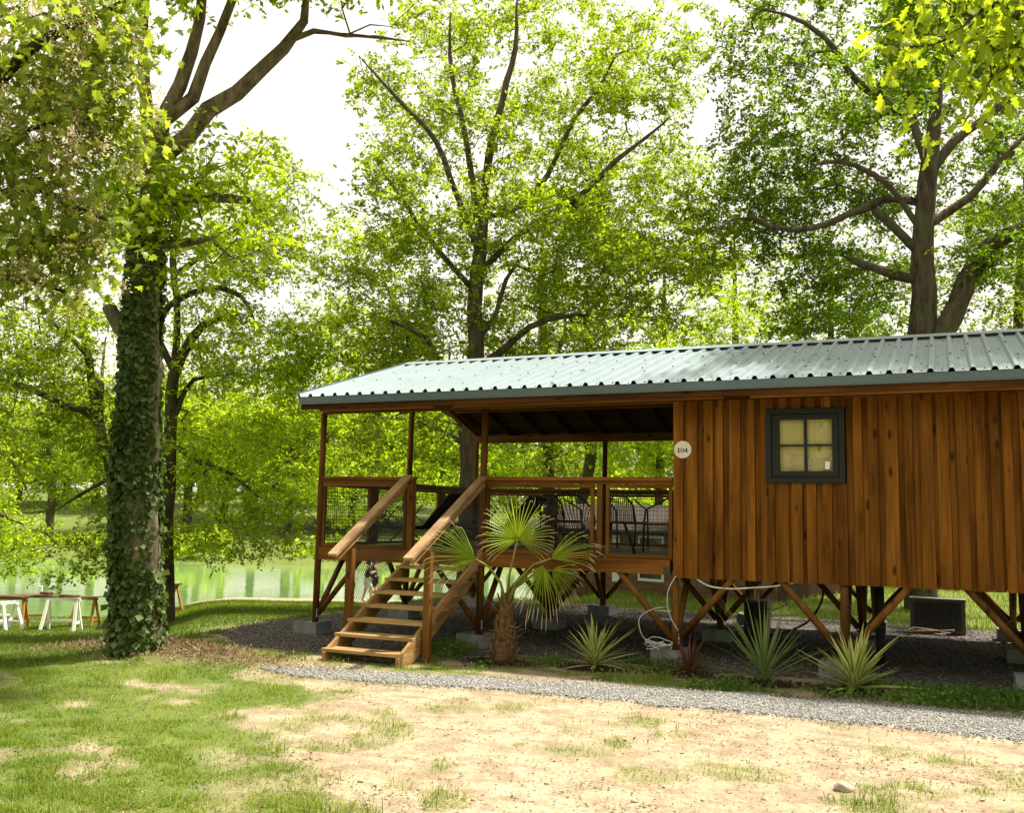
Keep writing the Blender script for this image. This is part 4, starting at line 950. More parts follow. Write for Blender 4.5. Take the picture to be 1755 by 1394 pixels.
# big oak behind the deck
make_tree('oak_tree', 'tall fan shaped oak rising behind the deck roof', (803, 1045), 21.0,
    [[(800, 1045, 19), (801, 860, 16.5), (803, 740, 15.5), (810, 620, 14), (817, 500, 12), (823, 400, 10.5), (829, 330, 9)],
     [(829, 335, 7.3), (848, 250, 6.5), (862, 170, 5.5), (874, 90, 4.6), (888, -20, 3.2)], [(822, 400, 6.5), (812, 300, 5.5), (800, 200, 4.6), (786, 110, 3.7), (772, 20, 2.8)],
     [(819, 430, 5.5), (775, 330, 5.0), (720, 240, 4.6), (668, 165, 3.7), (615, 95, 2.8)], [(815, 500, 5.5), (760, 440, 4.6), (690, 350, 3.7), (640, 270, 2.8)],
     [(826, 372, 5.5), (880, 360, 5.0), (935, 300, 4.6), (985, 220, 3.7), (1040, 130, 2.8), (1070, 60, 2.3)], [(818, 470, 6.0), (905, 385, 5.5), (985, 340, 5.0), (1060, 280, 4.1), (1120, 220, 2.8), (1155, 195, 1.8)],
     [(808, 640, 6.5), (860, 600, 6.5), (910, 560, 5.5), (990, 545, 3.7), (1060, 540, 2.8)], [(806, 690, 5.5), (760, 640, 5.0), (735, 590, 4.6), (690, 560, 3.7), (640, 540, 2.8)],
     [(803, 740, 5.5), (770, 705, 4.6), (720, 700, 3.7), (660, 720, 2.8)], [(812, 590, 4.6), (850, 540, 4.6), (870, 470, 3.7), (905, 430, 2.8)]],
    [(890, 60, 170, 120, 140), (700, 130, 110, 110, 70), (1080, 130, 115, 120, 120), (860, 260, 210, 120, 190), (1090, 330, 130, 120, 190), (700, 330, 90, 100, 70), (880, 440, 210, 110, 220), (1100, 480, 115, 85, 150), (670, 500, 110, 110, 130), (940, 340, 130, 90, 90), (1170, 420, 70, 90, 50), (760, 590, 150, 60, 90), (960, 560, 170, 55, 80), (650, 640, 110, 60, 70), (700, 740, 120, 60, 60)],
    'leaf_mid', 'bark', 21, 6, 14, 0.50, 0.100, 0.05, back=0.9, dscale=1.8, dspread=5.0)

# dark oak on the right behind the cabin
make_tree('broad_oak', 'broad dark green oak with two stems behind the right roof', (1580, 1040), 19.5,
    [[(1578, 1050, 28), (1575, 800, 26), (1573, 620, 24), (1576, 540, 21), (1582, 420, 18), (1590, 310, 15), (1600, 210, 11), (1612, 90, 7), (1618, -20, 4)],
     [(1578, 760, 22), (1598, 570, 18), (1640, 500, 17), (1690, 425, 15), (1745, 375, 12), (1830, 300, 8), (1900, 230, 5)],
     [(1568, 480, 10), (1520, 465, 8.5), (1470, 448, 6.5), (1440, 436, 5)], [(1572, 430, 9), (1545, 405, 8), (1520, 380, 7.5), (1498, 360, 7)],
     [(1585, 350, 9), (1530, 340, 7), (1470, 362, 6), (1400, 385, 5.5), (1330, 390, 5), (1270, 372, 4), (1225, 395, 2.5)],
     [(1590, 290, 8), (1540, 210, 7), (1480, 140, 6), (1420, 85, 5), (1345, 38, 3.5), (1270, 10, 2)], [(1592, 300, 9), (1640, 240, 8), (1700, 190, 7), (1760, 140, 5)],
     [(1600, 380, 8), (1660, 340, 7), (1730, 260, 5), (1790, 200, 4)], [(1583, 400, 6), (1520, 300, 5), (1440, 270, 4), (1370, 290, 3)]],
    [(1345, 60, 95, 80, 75), (1330, 200, 80, 70, 45), (1480, 130, 130, 110, 110), (1360, 330, 130, 80, 110), (1500, 270, 130, 110, 120), (1640, 90, 130, 120, 110), (1680, 280, 120, 130, 120), (1330, 430, 110, 90, 110), (1440, 520, 110, 70, 80), (1700, 480, 80, 80, 70), (1820, 260, 120, 180, 90), (1530, 430, 90, 70, 60), (1640, -60, 200, 80, 50), (1270, 300, 60, 60, 40)],
    'leaf_deep', 'bark', 33, 6, 12, 0.48, 0.105, 0.08, back=0.8, dscale=1.3, dspread=5.0, extra=np.clip(np.random.default_rng(9).standard_normal((620, 3)), -1.7, 1.7) * np.array([1.5, 0.9, 0.6]) + np.array([10.4, 3.6, 9.6]))  # offscreen foliage clump added over the cabin to shade the roof's right end

# arching tree behind the ivy trunk
make_tree('arching_tree', 'tree with arching mossy limbs drooping toward the pond', (290, 1058), 21.0,
    [[(288, 1062, 13), (291, 900, 11.5), (289, 800, 11), (293, 700, 10), (300, 640, 9), (318, 590, 8), (345, 560, 7), (375, 545, 6), (410, 555, 4)],
     [(292, 730, 7), (330, 650, 4), (390, 643, 3)], [(300, 640, 6), (270, 560, 6), (295, 520, 6), (330, 500, 5.5), (370, 490, 5), (410, 510, 4), (440, 560, 3)],
     [(290, 760, 6), (310, 770, 5.5), (345, 790, 5), (395, 810, 4), (440, 850, 3)], [(296, 680, 6), (290, 540, 6), (300, 440, 6), (330, 340, 5), (370, 260, 3.5)], [(300, 470, 5), (380, 400, 4.5), (450, 350, 3.5), (500, 320, 2.5)]],
    [(400, 300, 90, 80, 90), (470, 420, 85, 90, 110), (380, 470, 80, 80, 90), (430, 600, 110, 90, 150), (490, 720, 65, 90, 90), (400, 780, 110, 80, 130), (460, 880, 75, 60, 80), (360, 900, 60, 50, 50), (330, 650, 50, 70, 40), (520, 560, 40, 80, 40), (300, 560, 60, 60, 40)],
    'leaf_fresh', 'bark_dark', 44, 5, 9, 0.42, 0.095, 0.35, back=0.0)

# leaning dark tree at far left
make_tree('leaning_tree', 'dark tree leaning left behind the ivy covered trunk', (196, 1062), 20.0,
    [[(206, 1058, 11), (200, 960, 10), (196, 860, 9.5), (186, 780, 9), (172, 720, 8.5), (160, 650, 7), (150, 560, 6), (130, 480, 5)],
     [(172, 725, 8), (150, 705, 7), (120, 690, 5), (60, 668, 6), (15, 655, 5), (-60, 640, 4)], [(186, 780, 6), (176, 690, 6), (170, 650, 5.5), (155, 640, 4)], [(160, 620, 5), (100, 560, 4), (40, 530, 3)], [(190, 820, 4), (140, 850, 3), (90, 880, 2)]],
    [(90, 540, 130, 70, 110), (60, 650, 110, 60, 110), (130, 700, 70, 70, 80), (20, 760, 60, 50, 45), (140, 800, 50, 35, 22), (-60, 600, 120, 130, 80), (180, 900, 50, 60, 30), (150, 960, 55, 28, 24), (100, 450, 120, 60, 60)],
    'leaf_mid', 'bark_dark', 55, 5, 9, 0.42, 0.10, 0.25, back=0.0)
make_tree('pondside_tree', 'low bushy tree hanging over the pond at the left edge', (-120, 1050), 24.0,
    [[(-130, 1040, 13), (-125, 900, 11), (-100, 780, 9), (-60, 700, 6)], [(-120, 860, 6), (-60, 850, 5), (0, 880, 4), (40, 900, 2.5)], [(-110, 800, 6), (-40, 760, 5), (20, 790, 4), (50, 850, 2.5)]],
    [(-10, 900, 50, 55, 70), (5, 960, 28, 28, 20), (-30, 800, 50, 40, 40), (-120, 780, 90, 110, 80)], 'leaf_fresh', 'bark_dark', 66, 5, 9, 0.42, 0.11, 0.3, back=0.0)
# medium trees behind the cabin
def stem(x, y0, y1, r, dx=0): return [(x, y0, r), (x + dx * 0.4, y0 + (y1 - y0) * 0.35, r * 0.9), (x + dx * 0.7, y0 + (y1 - y0) * 0.7, r * 0.7), (x + dx, y1, r * 0.35)]
make_tree('slim_oak', 'slim tree seen through the deck beside the round chair', (942, 1000), 30.0, [stem(942, 1000, 380, 11, -12), [(938, 700, 5), (960, 640, 4.5), (1000, 600, 3.5), (1040, 570, 2)], [(936, 660, 5), (955, 605, 4), (965, 560, 3), (960, 500, 2)]],
    [(940, 500, 140, 120, 110), (990, 640, 130, 60, 90), (880, 660, 110, 80, 80), (960, 760, 110, 45, 80)], 'leaf_oak', 'bark_dark', 71, 5, 9, 0.5, 0.13, 0.15, back=0.2)
make_tree('twin_oak', 'crooked tree seen through the deck left of the far post', (1008, 1000), 33.0, [[(985, 1000, 11), (995, 860, 10), (1010, 790, 10), (1018, 740, 8), (1030, 620, 5), (1035, 480, 2)], [(1012, 780, 6), (985, 720, 5), (960, 690, 3)]],
    [(1060, 600, 140, 90, 120), (1050, 760, 130, 50, 100), (1110, 690, 110, 70, 80)], 'leaf_fresh', 'bark_dark', 72, 5, 9, 0.5, 0.14, 0.2, back=0.0)
make_tree('straight_tree', 'straight stemmed tree seen through the deck beside the cabin wall', (1128, 985), 34.0, [stem(1128, 985, 420, 8, 10)],
    [(1150, 520, 120, 110, 110), (1160, 680, 140, 70, 100), (1100, 780, 90, 45, 70), (1220, 560, 110, 90, 80)], 'leaf_far', 'bark_dark', 73, 5, 9, 0.5, 0.14, 0.15, back=0.2)
make_tree('conifer_like_tree', 'small darker tree with hanging twigs behind the roof ridge', (1425, 985), 27.0, [stem(1420, 985, 400, 8, 4)],
    [(1420, 480, 60, 90, 70), (1380, 560, 80, 60, 50), (1470, 570, 70, 50, 40)], 'leaf_deep', 'bark_dark', 74, 5, 9, 0.45, 0.12, 0.4, back=0.2)
make_tree('rear_right_tree', 'leafy tree low behind the right end of the roof', (1720, 985), 30.0, [stem(1730, 985, 300, 11, 25)],
    [(1720, 430, 140, 100, 110), (1640, 520, 110, 70, 70), (1800, 520, 110, 90, 60), (1750, 620, 120, 70, 60)], 'leaf_oak', 'bark_dark', 75, 5, 9, 0.5, 0.13, 0.1, back=0.2)
make_tree('rear_centre_tree', 'pale green tree filling the gap between the two oaks', (1270, 985), 38.0, [stem(1268, 985, 380, 8, -10)],
    [(1260, 470, 90, 70, 60), (1300, 580, 120, 70, 90), (1200, 590, 90, 60, 60)], 'leaf_far', 'bark_dark', 76, 5, 9, 0.55, 0.15, 0.1, back=0.2)
make_tree('pond_path_tree', 'bright green tree standing beyond the deck corner', (806, 1005), 33.0, [[(806, 1005, 9), (804, 850, 8), (790, 720, 7), (740, 620, 6), (690, 540, 4.5), (640, 440, 2)], [(795, 760, 5), (720, 720, 4.5), (650, 720, 4), (590, 760, 2.5)], [(760, 650, 4), (680, 640, 3.5), (600, 600, 2)]],
    [(600, 470, 90, 90, 70), (570, 600, 110, 90, 110), (640, 760, 110, 70, 110), (560, 800, 70, 70, 70), (720, 820, 80, 50, 60), (600, 880, 60, 40, 40)], 'leaf_fresh', 'bark_dark', 77, 5, 9, 0.5, 0.14, 0.3, back=0.0)

# trees across the pond: three builds, copied
def copy_tree(o, loc, rz_, sc, label, group):
    c = o.copy(); COL.objects.link(c); c.location = loc; c.rotation_euler = (0, 0, rz_); c.scale = (sc, sc, sc); c['label'] = label; c['group'] = group
    for ch in list(o.children):
        d = ch.copy(); COL.objects.link(d); d.parent = c
    return c
def far_tree(name, a, px_, h, seed, leaf, label, group):
    rg = np.random.default_rng(seed); b = CAM + FH * a + RH * ((px_ - W0 / 2) / FPX * a); z = float(gz(b[0], b[1])); b = np.array([b[0], b[1], z])
    tr = np.array([b, b + [0, 0, h * 0.3], b + [rg.normal(0, .4), rg.normal(0, .4), h * 0.65], b + [rg.normal(0, .6), rg.normal(0, .6), h * 0.93]])
    n = 330; v = rg.standard_normal((n, 3)); v /= np.linalg.norm(v, axis=1)[:, None]; v *= (0.45 + 0.55 * rg.random((n, 1)) ** 0.5)
    lob = np.array([(0, 0, 0.68, 0.30, 0.28), (0.16, 0.1, 0.5, 0.26, 0.22), (-0.18, 0.05, 0.48, 0.26, 0.22), (0.02, -0.17, 0.42, 0.27, 0.2), (0.1, 0.15, 0.30, 0.24, 0.14), (-0.08, -0.1, 0.24, 0.28, 0.12)])
    q = lob[rg.integers(0, len(lob), n)]; tips = b + h * np.column_stack([q[:, 0] + v[:, 0] * q[:, 3], q[:, 1] + v[:, 1] * q[:, 3], q[:, 2] + v[:, 2] * q[:, 4]])
    pos, par, rad, tn = grow([(tr, np.array([h * 0.022, h * 0.018, h * 0.011, h * 0.004]))], tips, rg, 1.2, 0.02, 0.1, 0.5)
    root = thing(name, b, label, 'tree', group); V, F = tree_tubes(pos, par, rad, rg); np_mesh('trunk', V, F, M['bark'], root, True)
    V, F, tv, tf = crown_leaves(tips, rg, 5, 9, 1.3, 0.34, 0.1, 0.6); np_mesh('crown', V, F, M[leaf], root)
    return root
GP = 'trees on the far bank of the pond'; LB = 'leafy green tree in the row along the far bank'
f1 = far_tree('bank_tree', 84.0, 95, 17, 101, 'leaf_far', 'far bank tree with a bare brown trunk on the mown slope', GP)
f2 = far_tree('bank_tree', 92.0, 330, 20, 102, 'leaf_fresh', LB, GP); f3 = far_tree('bank_tree', 98.0, 560, 21, 103, 'leaf_oak', LB, GP)
rg = np.random.default_rng(202); protos = [f2, f3, f1]
for i, (px_, a) in enumerate([(-120, 108), (-40, 122), (40, 126), (170, 124), (235, 118), (290, 118), (390, 102), (440, 110), (500, 93), (610, 108), (660, 96), (710, 112), (760, 99), (830, 105), (880, 94), (-200, 110), (120, 128), (350, 130), (520, 128), (700, 130), (840, 126), (930, 90), (985, 84), (1050, 78), (1120, 72), (1190, 66), (1260, 70), (1330, 62), (1400, 68), (1480, 60), (1560, 66), (1640, 60), (1720, 66), (1800, 60), (1880, 66)]):
    b = CAM + FH * a + RH * ((px_ - W0 / 2) / FPX * a); z = float(gz(b[0], b[1]))
    right = px_ > 900
    copy_tree(protos[i % 2 if not right else i % 3], (b[0], b[1], z - 0.2), rg.random() * 6.28, rg.uniform(0.85, 1.2) * (0.62 if right else 1.0), 'leafy tree in the woodland beyond the second cabin' if right else LB, 'trees beyond the second cabin' if right else GP)
for a_, b_ in ((-16, -9), (-13, 4), (-19, 14), (-24, -2), (-22, -20), (-9, 17), (4, 24), (-3, -22), (-30, 8), (10, 27)):      # unseen trees added around the viewpoint to cut the sky light
    q = CAM + FH * a_ + RH * b_; copy_tree(protos[abs(a_) % 2], (q[0], q[1], float(gz(q[0], q[1])) - 0.1), rg.random() * 6.28, rg.uniform(0.75, 1.0), 'unseen tree added outside the view to block sky light', 'unseen trees added around the viewpoint')
# undergrowth along the far bank and behind the second cabin: one mass
rg = np.random.default_rng(303); n = 9000; a = rg.uniform(74, 82, n); be = rg.uniform(-0.62, 0.06, n); k = fbm(a * be, a, 0.25, 5) > 0.57; a, be = a[k], be[k]
p = CAM + a[:, None] * FH + (a * be)[:, None] * RH; hgt = 0.4 + 2.2 * fbm(a * be, a, 0.35, 9) ** 2; p[:, 2] = gz(p[:, 0], p[:, 1]) + hgt * rg.random(len(a))
D = rg.standard_normal((len(a), 3)); D /= np.linalg.norm(D, axis=1)[:, None]; Nn = rg.standard_normal((len(a), 3)) * 0.6 + [0, 0, 1.0]
V, F = leaf_quads(p, 0.35 + 0.3 * rg.random(len(a)), 0.2 + 0.2 * rg.random(len(a)), D, Nn); tag(np_mesh('bank_undergrowth', V, F, M['leaf_far']), 'scrubby undergrowth along the far edge of the pond', 'undergrowth', kind='stuff')
n = 26000; a = rg.uniform(36, 58, n); be = rg.uniform(0.03, 0.66, n); hgt = 1.0 + 4.5 * fbm(a * be, a, 0.2, 19) ** 1.6; p = CAM + a[:, None] * FH + (a * be)[:, None] * RH; kk = fbm(a * be, a, 0.16, 25) > 0.42; p = p[kk]; hgt = hgt[kk]
p[:, 2] = gz(p[:, 0], p[:, 1]) + hgt * rg.random(len(p)); D = rg.standard_normal((len(p), 3)); D /= np.linalg.norm(D, axis=1)[:, None]; Nn = rg.standard_normal((len(p), 3)) * 0.6 + [0, 0, 1.0]
V, F = leaf_quads(p, 0.22 + 0.18 * rg.random(len(p)), 0.13 + 0.1 * rg.random(len(p)), D, Nn); tag(np_mesh('hedge_undergrowth', V, F, M['leaf_fresh']), 'bushy undergrowth at the wood edge behind the cabins', 'undergrowth', kind='stuff')

# ---------------------------------------------------------------- near branches with big lobed leaves
def lobed(kind):
    if kind == 'maple': half = [(0, 0), (0.10, 0.10), (0.34, 0.06), (0.27, 0.24), (0.50, 0.42), (0.30, 0.46), (0.22, 0.56), (0.27, 0.78), (0.12, 0.72), (0, 1.0)]
    else: half = [(0, 0), (0.05, 0.12), (0.17, 0.22), (0.11, 0.32), (0.28, 0.48), (0.16, 0.56), (0.32, 0.74), (0.18, 0.80), (0.18, 0.95), (0, 1.0)]
    P = half + [(-x_, y_) for x_, y_ in half[-2:0:-1]]; return np.array(P)
def lobed_mesh(name, kind, size, mat, bend):
    P = lobed(kind) * size; n = len(P); V = [(p[0], p[1], -bend * (p[1] ** 2) / size + abs(p[0]) * 0.25) for p in P]; cen = [(0, size * q, -bend * (size * q) ** 2 / size) for q in (0.25, 0.5, 0.75)]
    V = V + cen; h = n // 2; F = []
    def near(y_): return n + int(np.argmin([abs(y_ - c[1]) for c in cen]))
    for i in range(n):
        a_, b_ = i, (i + 1) % n; ca, cb = near(P[a_][1]), near(P[b_][1])
        F.append((a_, b_, cb))
        if ca != cb: F.append((a_, cb, ca))
    me = bpy.data.meshes.new(name); me.from_pydata(V, [], F); me.update(); me.materials.append(mat); return me
def near_branch(root, tips, rg, kind, mat, size, per_tip, n_single, spread, blossom=0):
    meshes = [lobed_mesh('leaf', kind, size * s, mat, b) for s, b in ((1.0, 0.35), (0.72, 0.7), (1.2, 0.15))]
    C = np.repeat(tips, per_tip, 0) + rg.standard_normal((len(tips) * per_tip, 3)) * spread; n = len(C); o0 = origin(root)
    rel = C - CAM; dep = rel @ FWD; u_ = W0 / 2 + FPX * (rel @ RGT) / dep; v_ = H0 / 2 - FPX * (rel @ UPV) / dep
    vis = (u_ > -30) & (u_ < W0 + 30) & (v_ > -30) & (v_ < H0); order = np.argsort(np.where(vis, dep, 1e6))
    AX = rg.standard_normal((n, 3)) * 0.55 + np.array([0, 0, -0.35]); AX /= np.linalg.norm(AX, axis=1)[:, None]
    NN = rg.standard_normal((n, 3)) * 0.5 + np.array([0, 0, 1.0]); X_ = np.cross(AX, NN); X_ /= np.linalg.norm(X_, axis=1)[:, None]; Z_ = np.cross(X_, AX)
    for i in order[:n_single]:
        o = bpy.data.objects.new('leaf', meshes[i % 3]); COL.objects.link(o); o.parent = root
        mt = Matrix(((X_[i][0], AX[i][0], Z_[i][0], C[i][0] - o0[0]), (X_[i][1], AX[i][1], Z_[i][1], C[i][1] - o0[1]), (X_[i][2], AX[i][2], Z_[i][2], C[i][2] - o0[2]), (0, 0, 0, 1))); o.matrix_local = mt
    rest = order[n_single:]
    if len(rest):
        me = meshes[0]; B = np.array([v.co[:] for v in me.vertices]); tri = np.array([p.vertices[:] for p in me.polygons]); s = 0.8 + 0.4 * rg.random(len(rest))
        V = C[rest][:, None] + s[:, None, None] * (B[None, :, 0:1] * X_[rest][:, None] + B[None, :, 1:2] * AX[rest][:, None] + B[None, :, 2:3] * Z_[rest][:, None])
        F = (tri[None] + len(B) * np.arange(len(rest))[:, None, None]).reshape(-1, 3)
        tag(np_mesh('foliage', V.reshape(-1, 3), F, mat, root), kind='stuff')
    if blossom:
        k = rg.integers(0, len(tips), blossom); c0 = tips[k] + rg.standard_normal((blossom, 3)) * spread * 1.1; m_ = 52
        C = np.repeat(c0, m_, 0) + rg.standard_normal((blossom * m_, 3)) * np.array([0.034, 0.034, 0.060]); D = rg.standard_normal((len(C), 3)); D /= np.linalg.norm(D, axis=1)[:, None]
        V, F = leaf_quads(C, 0.016 + 0.018 * rg.random(len(C)), 0.010 + 0.009 * rg.random(len(C)), D, rg.standard_normal((len(C), 3)), 0.0)
        tag(np_mesh('seed_clusters', V, F, M['blossom'], root), 'hanging tan seed clusters', kind='stuff')
# maple at top left
rg = np.random.default_rng(404); AM = 7.0
mp = [ppath(p, AM) for p in ([(-420, 1150, 60), (-400, 700, 52), (-380, 300, 42), (-340, -50, 28), (-300, -300, 14)], [(-385, 340, 22), (-220, 230, 17), (-60, 150, 13), (90, 70, 9), (180, 30, 6), (240, -20, 3)], [(-390, 520, 20), (-240, 450, 15), (-100, 380, 11), (40, 320, 8), (140, 330, 5), (190, 380, 2.5)], [(-240, 450, 9), (-100, 470, 7), (20, 470, 5), (110, 500, 3)], [(-220, 230, 9), (-80, 260, 7), (60, 220, 5), (170, 190, 3)])]
gb = mp[0][0][0]; mp[0] = (np.vstack([[gb[0], gb[1], float(gz(gb[0], gb[1])) - 0.1], mp[0][0]]), np.r_[mp[0][1][0] * 1.2, mp[0][1]])
tips = ell_tips([(40, 60, 190, 100, 105), (60, 200, 150, 100, 95), (40, 340, 120, 110, 80), (170, 150, 85, 90, 55), (110, 440, 70, 60, 36), (165, 400, 30, 60, 16), (205, 30, 80, 50, 34), (200, 240, 50, 60, 22), (-200, 150, 200, 250, 90), (-220, 420, 160, 120, 40), (0, 470, 60, 50, 22)], AM, rg, 0.7)
pos, par, rad, tn = grow(mp, tips, rg, 0.2, 0.0035, 0.2, 0.1)
maple = thing('maple_tree', (gb[0], gb[1], float(gz(gb[0], gb[1]))), 'near maple with lobed leaves and tan seed clusters at top left', 'tree')
V, F = tree_tubes(pos, par, rad, rg); np_mesh('trunk', V, F, M['bark_dark'], maple, True)
near_branch(maple, tips, rg, 'maple', M['leaf_maple'], 0.080, 9, 290, 0.135, blossom=330)
# oak bough at top right
rg = np.random.default_rng(505); AO = 5.4
op = [ppath(p, AO) for p in ([(2350, 1250, 60), (2330, 700, 50), (2290, 200, 38), (2240, -200, 25)], [(2300, 260, 20), (2150, 40, 14), (1980, -60, 10), (1840, -40, 7), (1760, -20, 5), (1690, 10, 3.5), (1620, 50, 2.5), (1560, 80, 1.5)], [(1840, -40, 5), (1780, 20, 4), (1730, 30, 3.2), (1715, 90, 2.5), (1690, 160, 1.8), (1650, 215, 1.2)], [(1980, -60, 5), (1850, 60, 4), (1760, 100, 3), (1700, 130, 2)])]
gb = op[0][0][0]; op[0] = (np.vstack([[gb[0], gb[1], float(gz(gb[0], gb[1])) - 0.1], op[0][0]]), np.r_[op[0][1][0] * 1.2, op[0][1]])
tips = ell_tips([(1640, 50, 110, 55, 18), (1720, 90, 60, 60, 16), (1660, 130, 60, 40, 9), (1540, 75, 40, 40, 8), (1600, 215, 30, 30, 5), (1720, 20, 60, 40, 14), (1850, 40, 120, 100, 30), (1700, -60, 150, 50, 20)], AO, rg, 0.8)
pos, par, rad, tn = grow(op, tips, rg, 0.15, 0.0028, 0.2, 0.1)
oakb = thing('overhanging_oak', (gb[0], gb[1], float(gz(gb[0], gb[1]))), 'bright backlit oak bough hanging in at top right', 'tree')
V, F = tree_tubes(pos, par, rad, rg); np_mesh('trunk', V, F, M['bark_dark'], oakb, True)
near_branch(oakb, tips, rg, 'oak', M['leaf_bough'], 0.090, 5, 290, 0.11)
# ---------------------------------------------------------------- fan palm
rg = np.random.default_rng(606)
pb = np.array([3.33, -0.86, 0.0]); pb[2] = float(gz(pb[0], pb[1])); AP = float((pb - CAM) @ FWD)
palm = thing('fan_palm', pb, 'young fan palm with shaggy brown trunk beside the stairs', 'palm')
tt = pix(869, 1022, AP)                        # top of the trunk
prof = [(0.0, 0.135), (0.12, 0.140), (0.3, 0.120), (0.5, 0.088), (0.75, 0.066), (1.0, 0.045)]
ax = [pb + (tt - pb) * f + np.array([0, 0, -0.03 if f == 0 else 0]) for f, r in prof]
MB().tube(ax, [r for f, r in prof], 14).build('trunk', M['palm_boot'], palm)
boots = 0
for i in range(64):
    f = (i + 0.5) / 64; an = i * 2.399963; r = np.interp(f, [q[0] for q in prof], [q[1] for q in prof]); c = pb + (tt - pb) * f
    o_ = np.array([math.cos(an), math.sin(an), 0]); s_ = np.array([-math.sin(an), math.cos(an), 0]); L = 0.10 + 0.07 * rg.random(); w_ = 0.085 * (1.1 - 0.4 * f)
    b0 = c + o_ * r * 0.92 - np.array([0, 0, 0.05]); e_ = b0 + np.array([0, 0, L]) + o_ * (0.015 + 0.06 * rg.random() ** 2) + s_ * 0.05 * (rg.random() - 0.5); mid = (b0 + e_) / 2 + o_ * 0.012
    V = [b0 - s_ * w_ / 2, b0 + s_ * w_ / 2, mid + s_ * w_ * 0.36, mid - s_ * w_ * 0.36, e_ + s_ * 0.006, e_ - s_ * 0.006]; V2 = [v - o_ * 0.014 for v in V]
    MB().add(V + V2, [(0, 1, 2, 3), (3, 2, 4, 5), (7, 6, 9, 8), (8, 9, 11, 10), (0, 3, 9, 6), (3, 5, 11, 9), (1, 7, 8, 2), (2, 8, 10, 4), (5, 4, 10, 11)]).build('leaf_base', M['palm_boot'], palm)
fib = MB()
for i in range(70):
    f = rg.random(); an = rg.random() * 6.28; r = np.interp(f, [q[0] for q in prof], [q[1] for q in prof]); c = pb + (tt - pb) * f; o_ = np.array([math.cos(an), math.sin(an), 0.0])
    d_ = o_ * 0.06 + rg.standard_normal(3) * 0.04 + np.array([0, 0, 0.03]); fib.tube([c + o_ * r, c + o_ * r + d_ * 0.6, c + o_ * r + d_ * (1 + rg.random())], [0.003, 0.002, 0.001], 3)
tag(fib.build('fibres', M['palm_dry'], palm), kind='stuff')
def frond(hub, axis, normal, span, L, nl, lens=None, droop=0.12, web=0.29, seed=0):
    """fan leaf: leaflets radiate from hub in the plane of axis and side, span = total angle"""
    r_ = np.random.default_rng(seed); axis = np.array(axis, float); axis /= np.linalg.norm(axis); normal = np.array(normal, float); normal -= axis * (normal @ axis); normal /= np.linalg.norm(normal); side = np.cross(axis, normal)
    m = MB(); tipm = MB(); dth = span / nl
    for i in range(nl):
        th_ = -span / 2 + (i + 0.5) * dth; d_ = math.cos(th_) * axis + math.sin(th_) * side; l = L * (1 - 0.32 * abs(th_ / (span / 2)) ** 2) * r_.uniform(0.88, 1.08)
        w0 = min(2 * l * web * math.tan(dth / 2) * 0.98, 0.045); s_ = np.cross(d_, normal); fold = normal * 0.022; dr = droop * r_.uniform(0.4, 1.7)
        def pt(t_): return np.array(hub) + d_ * l * t_ + np.array([0, 0, -1.0]) * l * dr * max(0, t_ - web) ** 2 * 2.2 - normal * l * 0.10 * t_ ** 2
        ts = [0.03, web * 0.6, web, 0.72, 0.9]; ws = [0.004, w0 * 0.6, w0, w0 * 0.55, 0.006]
        V = []
        for t_, w_ in zip(ts, ws): c = pt(t_); V += [c - s_ * w_ / 2 - fold * (w_ / 0.04), c + fold * (w_ / 0.04), c + s_ * w_ / 2 - fold * (w_ / 0.04)]
        F = []
        for k in range(len(ts) - 1): F += [(3 * k, 3 * k + 1, 3 * k + 4, 3 * k + 3), (3 * k + 1, 3 * k + 2, 3 * k + 5, 3 * k + 4)]
        m.add(V, F)
        a0 = pt(0.86); bend = r_.standard_normal(3) * 0.035 * l + np.array([0, 0, -0.16 * l * r_.random()])
        q = [a0, pt(1.0) + bend * 0.4, pt(1.0) + d_ * 0.06 * l + bend * 1.1]; sw = np.cross(d_, normal) * 0.0045
        tipm.add([q[0] - sw, q[0] + sw, q[1] + sw * 0.7, q[1] - sw * 0.7, q[2]], [(0, 1, 2, 3), (3, 2, 4)])
    return m, tipm
toC = -FWD
def add_frond(hub_px, da, dirpx, L, span, nl, lean, seed, droop=0.12, path=None):
    hub = pix(hub_px[0], hub_px[1], AP + da); d_ = RGT * dirpx[0] - UPV * dirpx[1]; d_ = d_ / np.linalg.norm(d_) + FWD * lean; nrm = toC + np.array([0, 0, 0.35])
    m, tm = frond(hub, d_, nrm, span, L, nl, droop=droop, seed=seed); fr = m.build('frond', M['palm_leaf'], palm); tag(tm.build('frond_tips', M['palm_dry'], fr), kind='stuff')
    P = [tt - np.array([0, 0, 0.12])] + ([pix(x_, y_, AP + da * 0.5) for x_, y_ in path] if path else [tt * 0.5 + hub * 0.5 + np.array([0, 0, 0.03])]) + [hub]
    MB().tube(P, np.linspace(0.020, 0.010, len(P)), 7).build('petiole', M['petiole'], fr)
add_frond((887, 925), -0.25, (0.02, -1), 0.53, 4.6, 40, -0.10, 1, 0.05, [(873, 985)])
add_frond((815, 959), -0.30, (-0.85, -0.30), 0.66, 1.9, 22, -0.10, 2, 0.10, [(858, 1000), (838, 972)])
add_frond((944, 958), -0.35, (0.90, -0.42), 0.62, 1.3, 18, 0.05, 3, 0.18, [(884, 1000), (915, 968)])
add_frond((931, 972), -0.30, (-0.20, 1), 0.50, 1.8, 16, -0.20, 4, 0.30, [(882, 1010), (905, 984)])
add_frond((946, 978), -0.05, (0.80, 0.50), 0.46, 1.8, 17, 0.35, 5, 0.14, [(884, 1008), (915, 985)])

